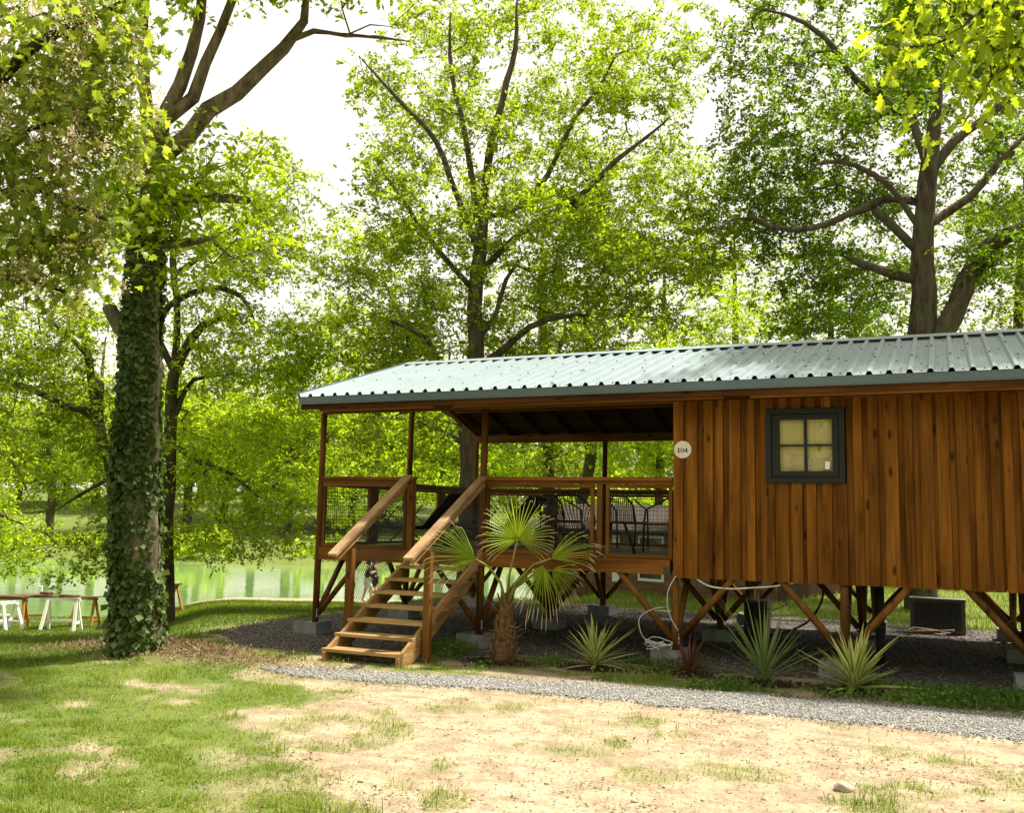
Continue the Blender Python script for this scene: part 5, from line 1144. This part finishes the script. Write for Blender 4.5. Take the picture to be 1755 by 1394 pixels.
# ---------------------------------------------------------------- spiky plants, every leaf its own piece
def sword_mesh(L, w, bend, mat, curve=1.6, thick=0.18):
    ts = np.linspace(0, 1, 7); V = []; UVs = []; F = []
    for t_ in ts:
        wd = w * (0.55 + 0.45 * min(1, t_ / 0.35)) * (1 - max(0, (t_ - 0.35) / 0.65) ** 1.5) + 0.0012; y_ = L * t_ * (1 - 0.12 * bend * t_); z_ = -bend * L * t_ ** curve * 0.5
        V += [(-wd / 2, y_, z_ + wd * thick), (0, y_, z_), (wd / 2, y_, z_ + wd * thick)]; UVs += [(0, t_), (0.5, t_), (1, t_)]
    for k in range(6): F += [(3 * k, 3 * k + 1, 3 * k + 4, 3 * k + 3), (3 * k + 1, 3 * k + 2, 3 * k + 5, 3 * k + 4)]
    me = bpy.data.meshes.new('leaf'); me.from_pydata(V, [], F); uvl = me.uv_layers.new(name='UVMap')
    for lp in me.loops: uvl.data[lp.index].uv = UVs[lp.vertex_index]
    me.polygons.foreach_set('use_smooth', [True] * len(F)); me.materials.append(mat); me.update(); return me
def rosette(name, key, label, cat, mat, L, w, n, el0, el1, bends, seed, z_up=0.05, stem_r=0.03):
    r_ = random.Random(seed); x_, y_ = PLANTS[key]; z_ = float(gz(x_, y_)); root = thing(name, (x_, y_, z_), label, cat)
    MB().tube([(x_, y_, z_ - 0.03), (x_, y_, z_ + z_up * 0.6), (x_, y_, z_ + z_up + 0.03)], [stem_r, stem_r * 0.9, stem_r * 0.5], 8).build('stem', M[mat] if mat != 'yucca_leaf' else M['petiole'], root)
    ms = [sword_mesh(L * s, w, b, M[mat]) for s in (0.8, 0.95, 1.08) for b in bends]
    for i in range(n):
        f = i / (n - 1); el = math.radians(el0 + (el1 - el0) * f ** 0.8 + r_.uniform(-9, 9)); az = i * 2.39996 + r_.uniform(-0.3, 0.3)
        k = min(len(ms) - 1, int(r_.random() * len(ms))); o = bpy.data.objects.new('leaf', ms[k]); COL.objects.link(o); o.parent = root
        o.rotation_euler = (el, r_.uniform(-0.15, 0.15), az); o.location = (0.4 * stem_r * -math.sin(az), 0.4 * stem_r * math.cos(az), z_up * (0.2 + 0.8 * f)); s = r_.uniform(0.85, 1.12) * (1.0 if f < 0.75 else 0.92); o.scale = (1, s, s)
    return root
rosette('yucca', 'yucca_a', 'cream edged yucca right of the palm, in front of bare gravel', 'yucca', 'yucca_leaf', 0.55, 0.042, 48, 2, 84, (0.08, 0.25, 0.5), 1, 0.10)
rosette('yucca', 'yucca_b', 'cream edged yucca furthest right, beside the clover patch', 'yucca', 'yucca_leaf', 0.64, 0.048, 50, 0, 84, (0.08, 0.22, 0.5), 2, 0.11)
rosette('green_dracaena', 'dracaena', 'grey green dracaena with long narrow arching leaves', 'dracaena', 'dracaena_leaf', 0.84, 0.022, 60, 6, 84, (0.06, 0.2, 0.5), 3, 0.10, 0.025)
rosette('red_cordyline', 'cordyline', 'small dark red spiky cordyline before the cable coil', 'cordyline', 'cordyline_leaf', 0.46, 0.017, 48, 8, 84, (0.1, 0.25, 0.45), 4, 0.05, 0.018)
# clods in the soil rings
for i, (k, (x_, y_)) in enumerate(PLANTS.items()):
    r_ = np.random.default_rng(i); n = 260; X = x_ + r_.normal(0, 0.22, n); Y = y_ - 0.10 + r_.normal(0, 0.13, n)
    o = stones('soil_clods', X, Y, 0.016, M['palm_boot'] if False else M['soil_clod'] if 'soil_clod' in M else plain('soil_clod', (0.045, 0.028, 0.018), 0.95, 0, 0.1, 20, 0.4, 0.3), 0.1)
    tag(o, 'dark loose soil around the %s' % {'palm': 'fan palm', 'yucca_a': 'yucca beside the palm', 'yucca_b': 'rightmost yucca', 'dracaena': 'grey green dracaena', 'cordyline': 'red cordyline'}[k], 'soil', kind='stuff')

# ---------------------------------------------------------------- stones on the sand
def rock(name, px_, py_, r, label, seed, squash=0.6):
    c = pixg(px_, py_); r_ = np.random.default_rng(seed); bm = bmesh.new(); bmesh.ops.create_icosphere(bm, subdivisions=3, radius=r)
    dirs = r_.standard_normal((7, 3)); dirs /= np.linalg.norm(dirs, axis=1)[:, None]; cut = r * r_.uniform(0.62, 0.85, 7)
    for v in bm.verts:
        p = np.array(v.co)
        for d_, c_ in zip(dirs, cut):
            q = p @ d_
            if q > c_: p = p - d_ * (q - c_) * 0.9
        p *= 1 + 0.05 * (vnoise(p[0] / r * 2 + 9, p[1] / r * 2 + p[2] / r, 1.5, seed) - 0.5); v.co = (p[0] * 1.25, p[1], p[2] * squash)
    me = bpy.data.meshes.new(name); bm.to_mesh(me); bm.free(); me.materials.append(M['stone']); me.polygons.foreach_set('use_smooth', [True] * len(me.polygons))
    o = bpy.data.objects.new(name, me); COL.objects.link(o); o.location = (c[0], c[1], float(gz(c[0], c[1], True)) + r * squash * 0.35); o.rotation_euler = (0.1, 0.15, r_.random() * 6); tag(o, label, 'stone')
rock('stone', 1446, 1356, 0.062, 'largest pale stone on the sand at lower right', 1, 0.62)
for i, (x_, y_, r, lb) in enumerate([(1087, 1374, 0.022, 'small pale stone on the sand near the bottom middle'), (783, 1315, 0.020, 'small grey stone on the sand below the gravel path'), (618, 1347, 0.022, 'small brown stone at the edge of the grass'), (1205, 1372, 0.016, 'tiny dark stone left of the largest pale stone'), (1312, 1370, 0.020, 'small tan stone beside the largest pale stone'), (812, 1378, 0.018, 'small tan stone at the bottom edge of the sand')]): rock('stone', x_, y_, r, lb, i + 10, 0.7)

# ---------------------------------------------------------------- deck furniture
def lounger(x_, y_, az, label):
    t_ = thing('sun_lounger', (x_, y_, DK), label, 'lounger', 'sun loungers on the deck'); c, s = math.cos(az), math.sin(az)
    g = lambda a_, b_, z_: (x_ + a_ * c - b_ * s, y_ + a_ * s + b_ * c, DK + z_)
    for b_ in (-0.30, 0.30):
        MB().tube([g(-0.62, b_, 0.36), g(0.0, b_, 0.30), g(0.55, b_, 0.32), g(0.98, b_, 0.77)], 0.013, 8).build('side_tube', M['black_metal'], t_)
        MB().tube([g(-0.55, b_, 0.02), g(-0.2, b_, 0.30), g(0.1, b_, 0.62)], 0.012, 8).build('leg', M['black_metal'], t_)
        MB().tube([g(0.65, b_, 0.02), g(0.3, b_, 0.25), g(-0.15, b_, 0.55)], 0.012, 8).build('leg', M['black_metal'], t_)
    for a_ in (-0.55, 0.65): MB().tube([g(a_, -0.30, 0.02), g(a_, 0.30, 0.02)], 0.012, 8).build('foot_bar', M['black_metal'], t_)
    V = []; prof = [(-0.62, 0.34), (-0.3, 0.29), (0.0, 0.26), (0.35, 0.265), (0.55, 0.32), (0.74, 0.52), (0.98, 0.76)]
    for dz in (0.012, -0.004):
        for a_, z_ in prof: V += [g(a_, -0.285, z_ + dz), g(a_, 0.285, z_ + dz)]
    n = len(prof); F = []
    for k in range(n - 1): F += [(2 * k, 2 * k + 1, 2 * k + 3, 2 * k + 2), (2 * n + 2 * k + 1, 2 * n + 2 * k, 2 * n + 2 * k + 2, 2 * n + 2 * k + 3), (2 * k, 2 * k + 2, 2 * n + 2 * k + 2, 2 * n + 2 * k), (2 * k + 3, 2 * k + 1, 2 * n + 2 * k + 1, 2 * n + 2 * k + 3)]
    MB().add(V, F, True).build('sling', M['black_fabric'], t_)
    MB().add([g(a_, b_, z_) for a_, z_ in ((0.84, 0.62), (0.98, 0.79), (0.94, 0.81), (0.80, 0.64)) for b_ in (-0.2, 0.2)], [(0, 1, 3, 2), (2, 3, 5, 4), (4, 5, 7, 6), (6, 7, 1, 0), (0, 2, 4, 6), (1, 7, 5, 3)]).build('head_pad', M['black_fabric'], t_)
lounger(0.62, 1.35, -0.10, 'black folding sun lounger on the deck nearest the left railing')
lounger(1.50, 2.3, -0.10, 'black folding sun lounger on the deck behind the right handrail')
def hoop(c, ex, ey, rx, ry, n=28, a0=0, a1=2 * math.pi): return [np.array(c) + np.array(ex) * rx * math.cos(a_) + np.array(ey) * ry * math.sin(a_) for a_ in np.linspace(a0, a1, n)]
def round_chair(x_, y_, az, label, z0=DK, s=1.0):
    t_ = thing('round_chair', (x_, y_, z0), label, 'chair', 'string chairs on the deck'); c, s_ = math.cos(az), math.sin(az); f = np.array([c, s_, 0]); r = np.array([-s_, c, 0]); u = np.array([0, 0, 1.0]); o = np.array([x_, y_, z0])
    ey = (u * 0.80 - f * 0.60); cen = o + u * 0.52 - f * 0.03; big = hoop(cen, r, ey, 0.38 * s, 0.45 * s, 33)[:-1]
    MB().tube(big, 0.017, 6, closed=True).build('hoop', M['black_metal'], t_)
    small = hoop(o + u * 0.30 + f * 0.02, r, f, 0.16, 0.16, 33)[:-1]; MB().tube(small, 0.010, 6, closed=True).build('base_ring', M['black_metal'], t_)
    m = MB()
    for k in range(32): m.tube([big[k], small[k] * 0.5 + big[k] * 0.5 - u * 0.05, small[k]], 0.008, 4, False)
    tag(m.build('strings', M['rattan'], t_), kind='stuff')
    for a_ in (0.8, 2.35, 3.93, 5.5): d_ = r * math.cos(a_) + f * math.sin(a_); MB().tube([o + u * 0.34 + d_ * 0.18, o + d_ * 0.30], 0.010, 6).build('leg', M['black_metal'], t_)
round_chair(2.78, 2.9, -0.9, 'round string back chair on the deck left of the table')
def arm_chair(x_, y_, az, label, seatm):
    t_ = thing('arm_chair', (x_, y_, DK), label, 'chair', 'metal armchairs on the deck'); c, s_ = math.cos(az), math.sin(az); f = np.array([c, s_, 0]); r = np.array([-s_, c, 0]); u = np.array([0, 0, 1.0]); o = np.array([x_, y_, DK])
    for b_ in (-1, 1):
        MB().tube([o + r * b_ * 0.27 + f * 0.26, o + r * b_ * 0.27 + f * 0.24 + u * 0.42, o + r * b_ * 0.28 + f * 0.20 + u * 0.62, o + r * b_ * 0.27 - f * 0.02 + u * 0.70, o + r * b_ * 0.25 - f * 0.28 + u * 0.80], 0.016, 6).build('arm_frame', M['black_metal'], t_)
        MB().tube([o + r * b_ * 0.25 - f * 0.30, o + r * b_ * 0.25 - f * 0.25 + u * 0.42], 0.015, 6).build('leg', M['black_metal'], t_)
    MB().tube([o - f * 0.25 + r * -0.25 + u * 0.40, o - f * 0.31 + r * -0.23 + u * 0.70, o - f * 0.36 + r * -0.12 + u * 0.86, o - f * 0.36 + r * 0.12 + u * 0.86, o - f * 0.31 + r * 0.23 + u * 0.70, o - f * 0.25 + r * 0.25 + u * 0.40], 0.017, 6).build('back_frame', M['black_metal'], t_)
    m = MB()
    for k in range(13): q = -0.22 + 0.44 * k / 12; m.tube([o - f * 0.25 + r * q + u * 0.41, o - f * 0.33 + r * q * 0.95 + u * (0.84 - 0.5 * abs(q) ** 1.6)], 0.008, 4, False)
    tag(m.build('back_strings', M['rattan'], t_), kind='stuff')
    V = [o + f * a_ + r * b_ + u * z_ for z_ in (0.395, 0.435) for a_, b_ in ((0.25, -0.25), (0.25, 0.25), (-0.26, 0.24), (-0.26, -0.24))]; MB().add(V, [(3, 2, 1, 0), (4, 5, 6, 7), (0, 1, 5, 4), (1, 2, 6, 5), (2, 3, 7, 6), (3, 0, 4, 7)]).build('seat', M[seatm], t_)
arm_chair(3.35, 4.0, -0.9, 'black metal armchair behind the small deck table', 'black_fabric')
arm_chair(4.55, 2.2, 2.6, 'woven metal armchair on the deck next to the cabin wall', 'rattan')
arm_chair(2.2, 3.9, -0.6, 'armchair in the shade behind the palm frond', 'black_fabric')
tb = thing('deck_table', (3.95, 1.55, DK), 'small round black metal table between the deck chairs', 'table')
MB().lathe((3.95, 1.55, DK), [(0.34, 0.42), (0.35, 0.425), (0.35, 0.44), (0.34, 0.445)], 24).build('table_top', M['black_metal'], tb)
for a_ in (0.3, 2.4, 4.5): MB().tube([(3.95 + 0.12 * math.cos(a_), 1.55 + 0.12 * math.sin(a_), DK + 0.425), (3.95 + 0.27 * math.cos(a_), 1.55 + 0.27 * math.sin(a_), DK)], 0.020, 8).build('leg', M['black_metal'], tb)


# ---------------------------------------------------------------- air conditioner, pipes, cables
ac = thing('air_conditioner', (8.05, 5.45, 0.02), 'dark boxy outdoor air conditioner unit on the gravel behind the cabin', 'air conditioner')
g0 = float(gz(8.05, 5.4))
MB().box(7.655, 8.455, 5.30, 5.60, g0 + 0.03, g0 + 0.545).build('case', M['ac_case'], ac)
m = MB()
for k in range(14): z_ = g0 + 0.09 + k * 0.03; m.box(7.72, 8.39, 5.285, 5.299, z_, z_ + 0.012)
for k in range(11): x_ = 7.74 + k * 0.064; m.box(x_, x_ + 0.006, 5.280, 5.285, g0 + 0.08, g0 + 0.51)
m.build('grille', M['black_metal'], ac)
MB().box(7.645, 8.465, 5.29, 5.61, g0 + 0.546, g0 + 0.565).build('lid', M['ac_case'], ac)
for x_ in (7.75, 8.30): MB().box(x_, x_ + 0.07, 5.30, 5.60, g0 - 0.01, g0 + 0.029).build('foot', M['black_metal'], ac)
def cable(name, pts, r, mat, label, cat='cable'):
    P, _ = resample(pts, [r] * len(pts), 0.03); o = MB().tube(P, r, 6).build(name, M[mat], None); tag(o, label, cat); return o
pts = []
for k in range(46): a_ = k * 0.55; rr_ = 0.16 + 0.02 * math.sin(k * 1.7); pts.append((7.72 + rr_ * 1.9 * math.cos(a_) + 0.08 + 0.004 * k, 4.95 + rr_ * 0.8 * math.sin(a_), 0.045 + 0.0016 * k + 0.012 * math.sin(k)))
cable('hose_coil', pts, 0.012, 'hose_tan', 'coiled brown hose lying before the air conditioner', 'hose')
pts = []
for k in range(40): a_ = k * 0.62; rr_ = 0.17 + 0.03 * math.sin(k * 2.1); pts.append((5.02 + rr_ * math.cos(a_) * 0.9 + 0.03, -0.16 + rr_ * math.sin(a_) * 0.55, 0.20 + 0.0025 * k + 0.03 * math.sin(k * 0.8)))
cable('cable_coil', pts, 0.0055, 'cable_white', 'coil of pale grey cable on the footing below the number plate')
cable('loop_cable', [(5.10, -0.30, 0.20), (4.90, -0.33, 0.36), (4.86, -0.30, 0.55), (5.00, -0.2, 0.66), (5.13, -0.06, 0.68)], 0.0048, 'cable_white', 'looped white cable rising left of the corner footing')
cable('drop_cable', [(5.24, -0.075, 1.05), (5.16, -0.09, 0.90), (5.14, -0.09, 0.72), (5.20, -0.08, 0.52), (5.27, -0.06, 0.40)], 0.0062, 'cable_white', 'white cable hanging down the corner post under the cabin')
cable('sagging_cable', [(5.45, 0.0, 1.04), (5.60, -0.02, 0.96), (5.85, -0.03, 0.93), (6.15, -0.02, 0.955), (6.40, 0.0, 0.985), (6.60, 0.04, 1.03)], 0.011, 'cable_white', 'grey conduit sagging beneath the cabin wall')
cable('black_pipe', [(6.62, 2.4, 1.05), (6.66, 2.35, 0.75), (6.50, 2.3, 0.42), (6.1, 2.25, 0.20), (5.7, 2.2, 0.14)], 0.016, 'cable_black', 'black pipe curving down to the ground under the cabin', 'pipe')
cable('thin_wire', [(5.75, 3.5, 1.05), (5.62, 3.45, 0.7), (5.75, 3.4, 0.42), (6.0, 3.4, 0.5), (5.95, 3.4, 0.8)], 0.006, 'cable_black', 'thin dark wire looping among the posts under the cabin')
jb = thing('pump_box', (5.55, 3.6, 0.0), 'dark box standing among the posts under the cabin', 'box')
MB().box(5.38, 5.72, 3.45, 3.80, 0.0, 0.50).build('case', M['black_metal'], jb); MB().box(5.36, 5.74, 3.43, 3.82, 0.50, 0.53).build('lid', M['ac_case'], jb)
ws = thing('waste_pipe', (7.45, 1.2, 0.0), 'dark vertical waste pipe under the cabin floor', 'pipe')
MB().tube([(7.45, 1.2, -0.02), (7.45, 1.2, 0.5), (7.45, 1.2, 1.06)], 0.055, 12).build('pipe', M['cable_black'], ws); MB().tube([(7.45, 1.2, 0.42), (7.45, 1.2, 0.52)], 0.068, 12).build('collar', M['cable_black'], ws)

# ---------------------------------------------------------------- second cabin behind
rc_l = pix(915, 1018, 24.5); rc_r = pix(1331, 1040, 20.5); rc_l[2] = rc_r[2] = 0
dirw = (rc_r - rc_l); LW = np.linalg.norm(dirw); dirw /= LW; nb = np.array([-dirw[1], dirw[0], 0]); zb = -0.45; ze = 1.47
rc = thing('second_cabin', (rc_l[0], rc_l[1], zb), 'low brown cabin with horizontal siding and speckled roof behind the deck', 'cabin')
def lp(s, t_, z_): return rc_l + dirw * s + nb * t_ + np.array([0, 0, z_])
def lbox(s0, s1, t0, t1, z0, z1): return MB().add([lp(s, t_, z_) for z_ in (z0, z1) for s, t_ in ((s0, t0), (s1, t0), (s1, t1), (s0, t1))], [(0, 3, 2, 1), (4, 5, 6, 7), (0, 1, 5, 4), (1, 2, 6, 5), (2, 3, 7, 6), (3, 0, 4, 7)])
wl = lbox(0, LW, 0.02, 4.0, zb - 0.4, ze).build('wall', M['dark_wood'], rc)
z_ = zb - 0.35
while z_ < ze - 0.02: lbox(-0.01, LW + 0.01, -0.012, 0.018, z_, z_ + 0.118).build('siding_board', M['siding'], wl); z_ += 0.125
s_ = None
for pxa, pxb in ((1051, 1063), (1095, 1139)):
    def s_at(px_):       # where the pixel column meets the wall plane
        d_ = ray(px_, 960); A_ = np.array([[d_[0], -dirw[0]], [d_[1], -dirw[1]]]); q = np.linalg.solve(A_, rc_l[:2] - CAM[:2]); return q[1], q[0]
    s0, t0 = s_at(pxa); s1, t1 = s_at(pxb); zt = (CAM + ray((pxa + pxb) / 2, 918) * (t0 + t1) / 2)[2]; zl = (CAM + ray((pxa + pxb) / 2, 997) * (t0 + t1) / 2)[2]
    wn_ = lbox(s0, s1, -0.05, -0.013, zl, zt); wn_.build('window', M['white_paint'], rc)
    if s1 - s0 > 0.3: lbox(s0 + 0.06, s1 - 0.06, -0.058, -0.051, zl + 0.07, zt - 0.07).build('pane', plain('pane_dark', (0.05, 0.06, 0.055), 0.08, 0, 0.6), rc)
V = [lp(-0.3, -0.35, ze - 0.02), lp(LW + 0.3, -0.35, ze - 0.02), lp(LW + 0.3, 2.0, ze + 0.62), lp(-0.3, 2.0, ze + 0.62), lp(-0.3, 4.3, ze - 0.02), lp(LW + 0.3, 4.3, ze - 0.02)]; V2 = [v + np.array([0, 0, -0.05]) for v in V]
MB().add(V + V2, [(0, 1, 2, 3), (3, 2, 5, 4), (9, 8, 7, 6), (10, 11, 8, 9), (0, 6, 7, 1), (4, 5, 11, 10), (0, 3, 9, 6), (3, 4, 10, 9), (1, 7, 8, 2), (2, 8, 11, 5)]).build('roof', M['shingle'], rc)

# ---------------------------------------------------------------- trestle tables on the lawn
def trestle(px_, py_, az, h, w, mat, label):
    b = pixg(px_, py_); x0, y0 = b[0], b[1]; z0 = float(gz(x0, y0)); c, s_ = math.cos(az), math.sin(az); f = np.array([c, s_, 0]); r = np.array([-s_, c, 0]); u = np.array([0, 0, 1.0]); o = np.array([x0, y0, z0])
    t_ = thing('trestle', o, label, 'trestle', 'trestles on the lawn')
    for e in (-1, 1):
        for q in (-1, 1): MB().bar(o + f * e * (w / 2) + r * q * 0.24 + u * 0.0, o + f * e * (w / 2 - 0.06) + r * q * 0.03 + u * h, 0.045, 0.07, f).build('leg', M[mat], t_)
        MB().bar(o + f * e * (w / 2 - 0.02) + r * -0.17 + u * 0.18, o + f * e * (w / 2 - 0.02) + r * 0.17 + u * 0.18, 0.03, 0.05).build('cross_bar', M[mat], t_)
    MB().bar(o - f * (w / 2 + 0.02) + u * (h + 0.03), o + f * (w / 2 + 0.02) + u * (h + 0.03), 0.07, 0.07).build('top_bar', M[mat], t_)
    MB().bar(o - f * (w / 2 - 0.02) + r * 0.12 + u * 0.22, o + f * (w / 2 - 0.02) + r * 0.12 + u * 0.22, 0.03, 0.06).build('stretcher', M[mat], t_)
    return o + u * (h + 0.066)
AZ = math.atan2(RH[1], RH[0])
w1 = trestle(104, 1081, AZ + 0.05, 0.72, 0.80, 'white_paint', 'white trestle under the near end of the middle lawn table')
w2 = trestle(145, 1073, AZ - 0.15, 0.74, 0.66, 'trestle_orange', 'orange trestle next to the white one, nearer the ivy tree')
o1 = trestle(62, 1069, AZ + 0.35, 0.76, 0.74, 'trestle_orange', 'orange trestle left of the white trestle, set further back')
o2 = trestle(14, 1078, AZ + 0.1, 0.72, 0.80, 'trestle_orange', 'orange trestle cut by the left edge of the view')
w3 = trestle(12, 1080, AZ + 1.2, 0.62, 0.5, 'white_paint', 'small white trestle below the left edge table')
r1_ = trestle(291, 1056, AZ + 1.35, 0.78, 0.60, 'trestle_orange', 'orange trestle seen end on just right of the ivy trunk')
r2_ = trestle(222, 1060, AZ + 1.35, 0.70, 0.60, 'trestle_orange', 'orange trestle hidden behind the ivy trunk')
def top_board(name, p, q, w_, mat, label, over=0.15):
    p = np.array(p); q = np.array(q); d_ = (q - p) / np.linalg.norm(q - p); o = MB().bar(p - d_ * over + [0, 0, 0.016], q + d_ * over + [0, 0, 0.016], w_, 0.03).build(name, M[mat], None); tag(o, label, 'table top'); return o
top_board('table_board', w1 + RH * -0.3, w2 + RH * 0.25, 0.55, 'board_dark', 'dark board laid across the white and orange trestles', 0.05)
top_board('table_board', o2 + RH * -0.6, o2 + RH * 0.42, 0.55, 'board_dark', 'dark board on the trestle at the left edge', 0.02)
top_board('table_board', o1 + RH * -0.55, o1 + RH * 0.42, 0.5, 'board_dark', 'dark board on the set back orange trestle', 0.02)
top_board('table_board', r2_, r1_, 0.5, 'board_dark', 'dark board passing behind the ivy trunk', 0.2)
def small(name, base, dims, mat, label, cat):
    o = MB().box(base[0] - dims[0] / 2, base[0] + dims[0] / 2, base[1] - dims[1] / 2, base[1] + dims[1] / 2, base[2], base[2] + dims[2]).build(name, M[mat], None); md = o.modifiers.new('bevel', 'BEVEL'); md.width = min(dims) * 0.25; md.segments = 2; tag(o, label, cat)
small('open_case', o1 + RH * 0.25 + np.array([0, 0, 0.032]), (0.34, 0.22, 0.09), 'board_dark', 'small dark case on the set back orange trestle', 'case')
small('paper_stand', o1 + RH * 0.05 + np.array([0, 0, 0.032]), (0.16, 0.05, 0.26), 'white_paint', 'white card standing on the set back orange trestle table', 'card')
small('tool_box', w1 + RH * 0.15 + np.array([0, 0, 0.032]), (0.5, 0.2, 0.05), 'board_dark', 'flat dark tray lying on the middle lawn table', 'tray')
bk = pixg(10, 1076); bz = float(gz(bk[0], bk[1]))
bu = thing('bucket', (bk[0], bk[1], bz), 'grey plastic bucket under the left edge trestle', 'bucket'); MB().lathe((bk[0], bk[1], bz), [(0.13, 0.0), (0.15, 0.15), (0.165, 0.32), (0.17, 0.33)], 18).build('body', M['bucket'], bu); MB().tube(hoop((bk[0], bk[1], bz + 0.30), RH, np.array([0, 0, 1.0]), 0.16, 0.14, 14, 0, math.pi), 0.004, 5).build('handle', M['galvanised'], bu)

# ---------------------------------------------------------------- people by the water
def person(px_, py_, face, H, shirt, shorts, label, lean=0.0, arms=None, crouch=0.0, seed=0):
    b = pixg(px_, py_); z0 = float(gz(b[0], b[1])); o = np.array([b[0], b[1], z0]); c, s_ = math.cos(face), math.sin(face); f = np.array([c, s_, 0]); r = np.array([s_, -c, 0]); u = np.array([0, 0, 1.0]); k = H / 1.75
    root = thing('person', o, label, 'person')
    def g(a_, b_, z_): return o + k * (f * a_ + r * b_ + u * z_)
    J = {'pel': g(0, 0, 0.95 - crouch), 'wai': g(0.01 + lean * 0.3, 0, 1.12 - crouch), 'che': g(0.02 + lean * 0.8, 0, 1.36 - crouch), 'nec': g(0.03 + lean, 0, 1.50 - crouch), 'hea': g(0.06 + lean * 1.1, 0, 1.62 - crouch), 'top': g(0.05 + lean * 1.1, 0, 1.73 - crouch)}
    E = [('pel', 'wai'), ('wai', 'che'), ('che', 'nec'), ('nec', 'hea'), ('hea', 'top')]; Rd = {'pel': 0.14, 'wai': 0.125, 'che': 0.15, 'nec': 0.06, 'hea': 0.098, 'top': 0.07}
    for sd_, n in ((1, 'r'), (-1, 'l')):
        st_ = 0.16 * sd_ if not crouch else 0.05 * sd_
        J.update({'hip' + n: g(0, 0.09 * sd_, 0.90 - crouch), 'kne' + n: g(0.05 + st_ * 0.8 + crouch * 0.5, 0.10 * sd_, 0.50 - crouch * 0.35), 'ank' + n: g(-0.04 + st_ * 0.9, 0.10 * sd_, 0.08), 'toe' + n: g(0.14 + st_ * 0.9, 0.11 * sd_, 0.035)})
        ar = (arms or {}).get(n, ((0.06, 0.24, 1.12), (0.18, 0.22, 0.92)))
        J.update({'sho' + n: g(0.02 + lean * 0.85, 0.19 * sd_, 1.43 - crouch), 'elb' + n: g(ar[0][0] + lean, ar[0][1] * sd_, ar[0][2] - crouch), 'han' + n: g(ar[1][0] + lean, ar[1][1] * sd_, ar[1][2] - crouch), 'fin' + n: g(ar[1][0] + 0.08 + lean, ar[1][1] * sd_, ar[1][2] - 0.05 - crouch)})
        E += [('pel', 'hip' + n), ('hip' + n, 'kne' + n), ('kne' + n, 'ank' + n), ('ank' + n, 'toe' + n), ('che', 'sho' + n), ('sho' + n, 'elb' + n), ('elb' + n, 'han' + n), ('han' + n, 'fin' + n)]
        Rd.update({'hip' + n: 0.095, 'kne' + n: 0.060, 'ank' + n: 0.042, 'toe' + n: 0.035, 'sho' + n: 0.062, 'elb' + n: 0.045, 'han' + n: 0.032, 'fin' + n: 0.022})
    def skin(name, keys, edges, rads, mat, sub):
        idx = {q: i for i, q in enumerate(keys)}; me = bpy.data.meshes.new(name); me.from_pydata([tuple(J[q] - o) for q in keys], [(idx[a_], idx[b_]) for a_, b_ in edges], [])
        bm = bmesh.new(); bm.from_mesh(me); bm.verts.layers.skin.verify(); bm.to_mesh(me); bm.free()
        ob = bpy.data.objects.new(name, me); COL.objects.link(ob); ob.parent = root; md = ob.modifiers.new('skin', 'SKIN'); md.use_smooth_shade = True
        for i, q in enumerate(keys): me.skin_vertices[0].data[i].radius = (rads[q] * k, rads[q] * k); me.skin_vertices[0].data[i].use_root = (i == 0)
        ob.modifiers.new('sub', 'SUBSURF').levels = sub; ob.modifiers['sub'].render_levels = sub; me.materials.append(M[mat]); return ob
    skin('body', list(J.keys()), E, Rd, 'skin', 2)
    def sub(name, keys, edges, add, mat): skin(name, keys, edges, {q: Rd[q] + add for q in keys}, mat, 2)
    J['mslr'] = J['shor'] * 0.35 + J['elbr'] * 0.65; J['msll'] = J['shol'] * 0.35 + J['elbl'] * 0.65; Rd['mslr'] = Rd['msll'] = 0.055
    sub('shirt', ['wai', 'pel', 'che', 'shor', 'shol', 'mslr', 'msll'], [('wai', 'pel'), ('wai', 'che'), ('che', 'shor'), ('che', 'shol'), ('shor', 'mslr'), ('shol', 'msll')], 0.022, shirt)
    J['mknr'] = J['hipr'] * 0.2 + J['kner'] * 0.8; J['mknl'] = J['hipl'] * 0.2 + J['knel'] * 0.8; Rd['mknr'] = Rd['mknl'] = 0.07
    sub('shorts', ['pel', 'hipr', 'hipl', 'mknr', 'mknl'], [('pel', 'hipr'), ('pel', 'hipl'), ('hipr', 'mknr'), ('hipl', 'mknl')], 0.028, shorts)
    J['ha1'] = J['hea'] + k * (u * 0.03 - f * 0.03); J['ha2'] = J['top'] + k * (u * 0.02 - f * 0.01); J['ha3'] = J['hea'] + k * (-u * 0.05 - f * 0.06); Rd.update({'ha1': 0.105, 'ha2': 0.085, 'ha3': 0.07}); sub('hair', ['ha1', 'ha2', 'ha3'], [('ha1', 'ha2'), ('ha1', 'ha3')], 0.0, 'hair')
    return root
left = AZ + math.pi
hug = {'r': ((0.16, 0.26, 1.22), (0.36, 0.10, 1.15)), 'l': ((0.16, 0.26, 1.22), (0.36, 0.10, 1.10))}
person(640, 1032, left, 1.80, 'cloth_black', 'cloth_black', 'person in black shirt and black shorts holding another by the pond', 0.0, hug)
person(629, 1033, left + math.pi + 0.3, 1.66, 'cloth_black', 'cloth_pale', 'person in dark top and pale shorts embraced by the pond', 0.0, {'r': ((0.10, 0.25, 1.2), (0.28, 0.12, 1.3)), 'l': ((0.10, 0.25, 1.2), (0.28, 0.12, 1.28))})
person(600, 1039, left, 1.15, 'skin', 'cloth_black', 'bare chested child in dark shorts half hidden by the stair post', 0.05)
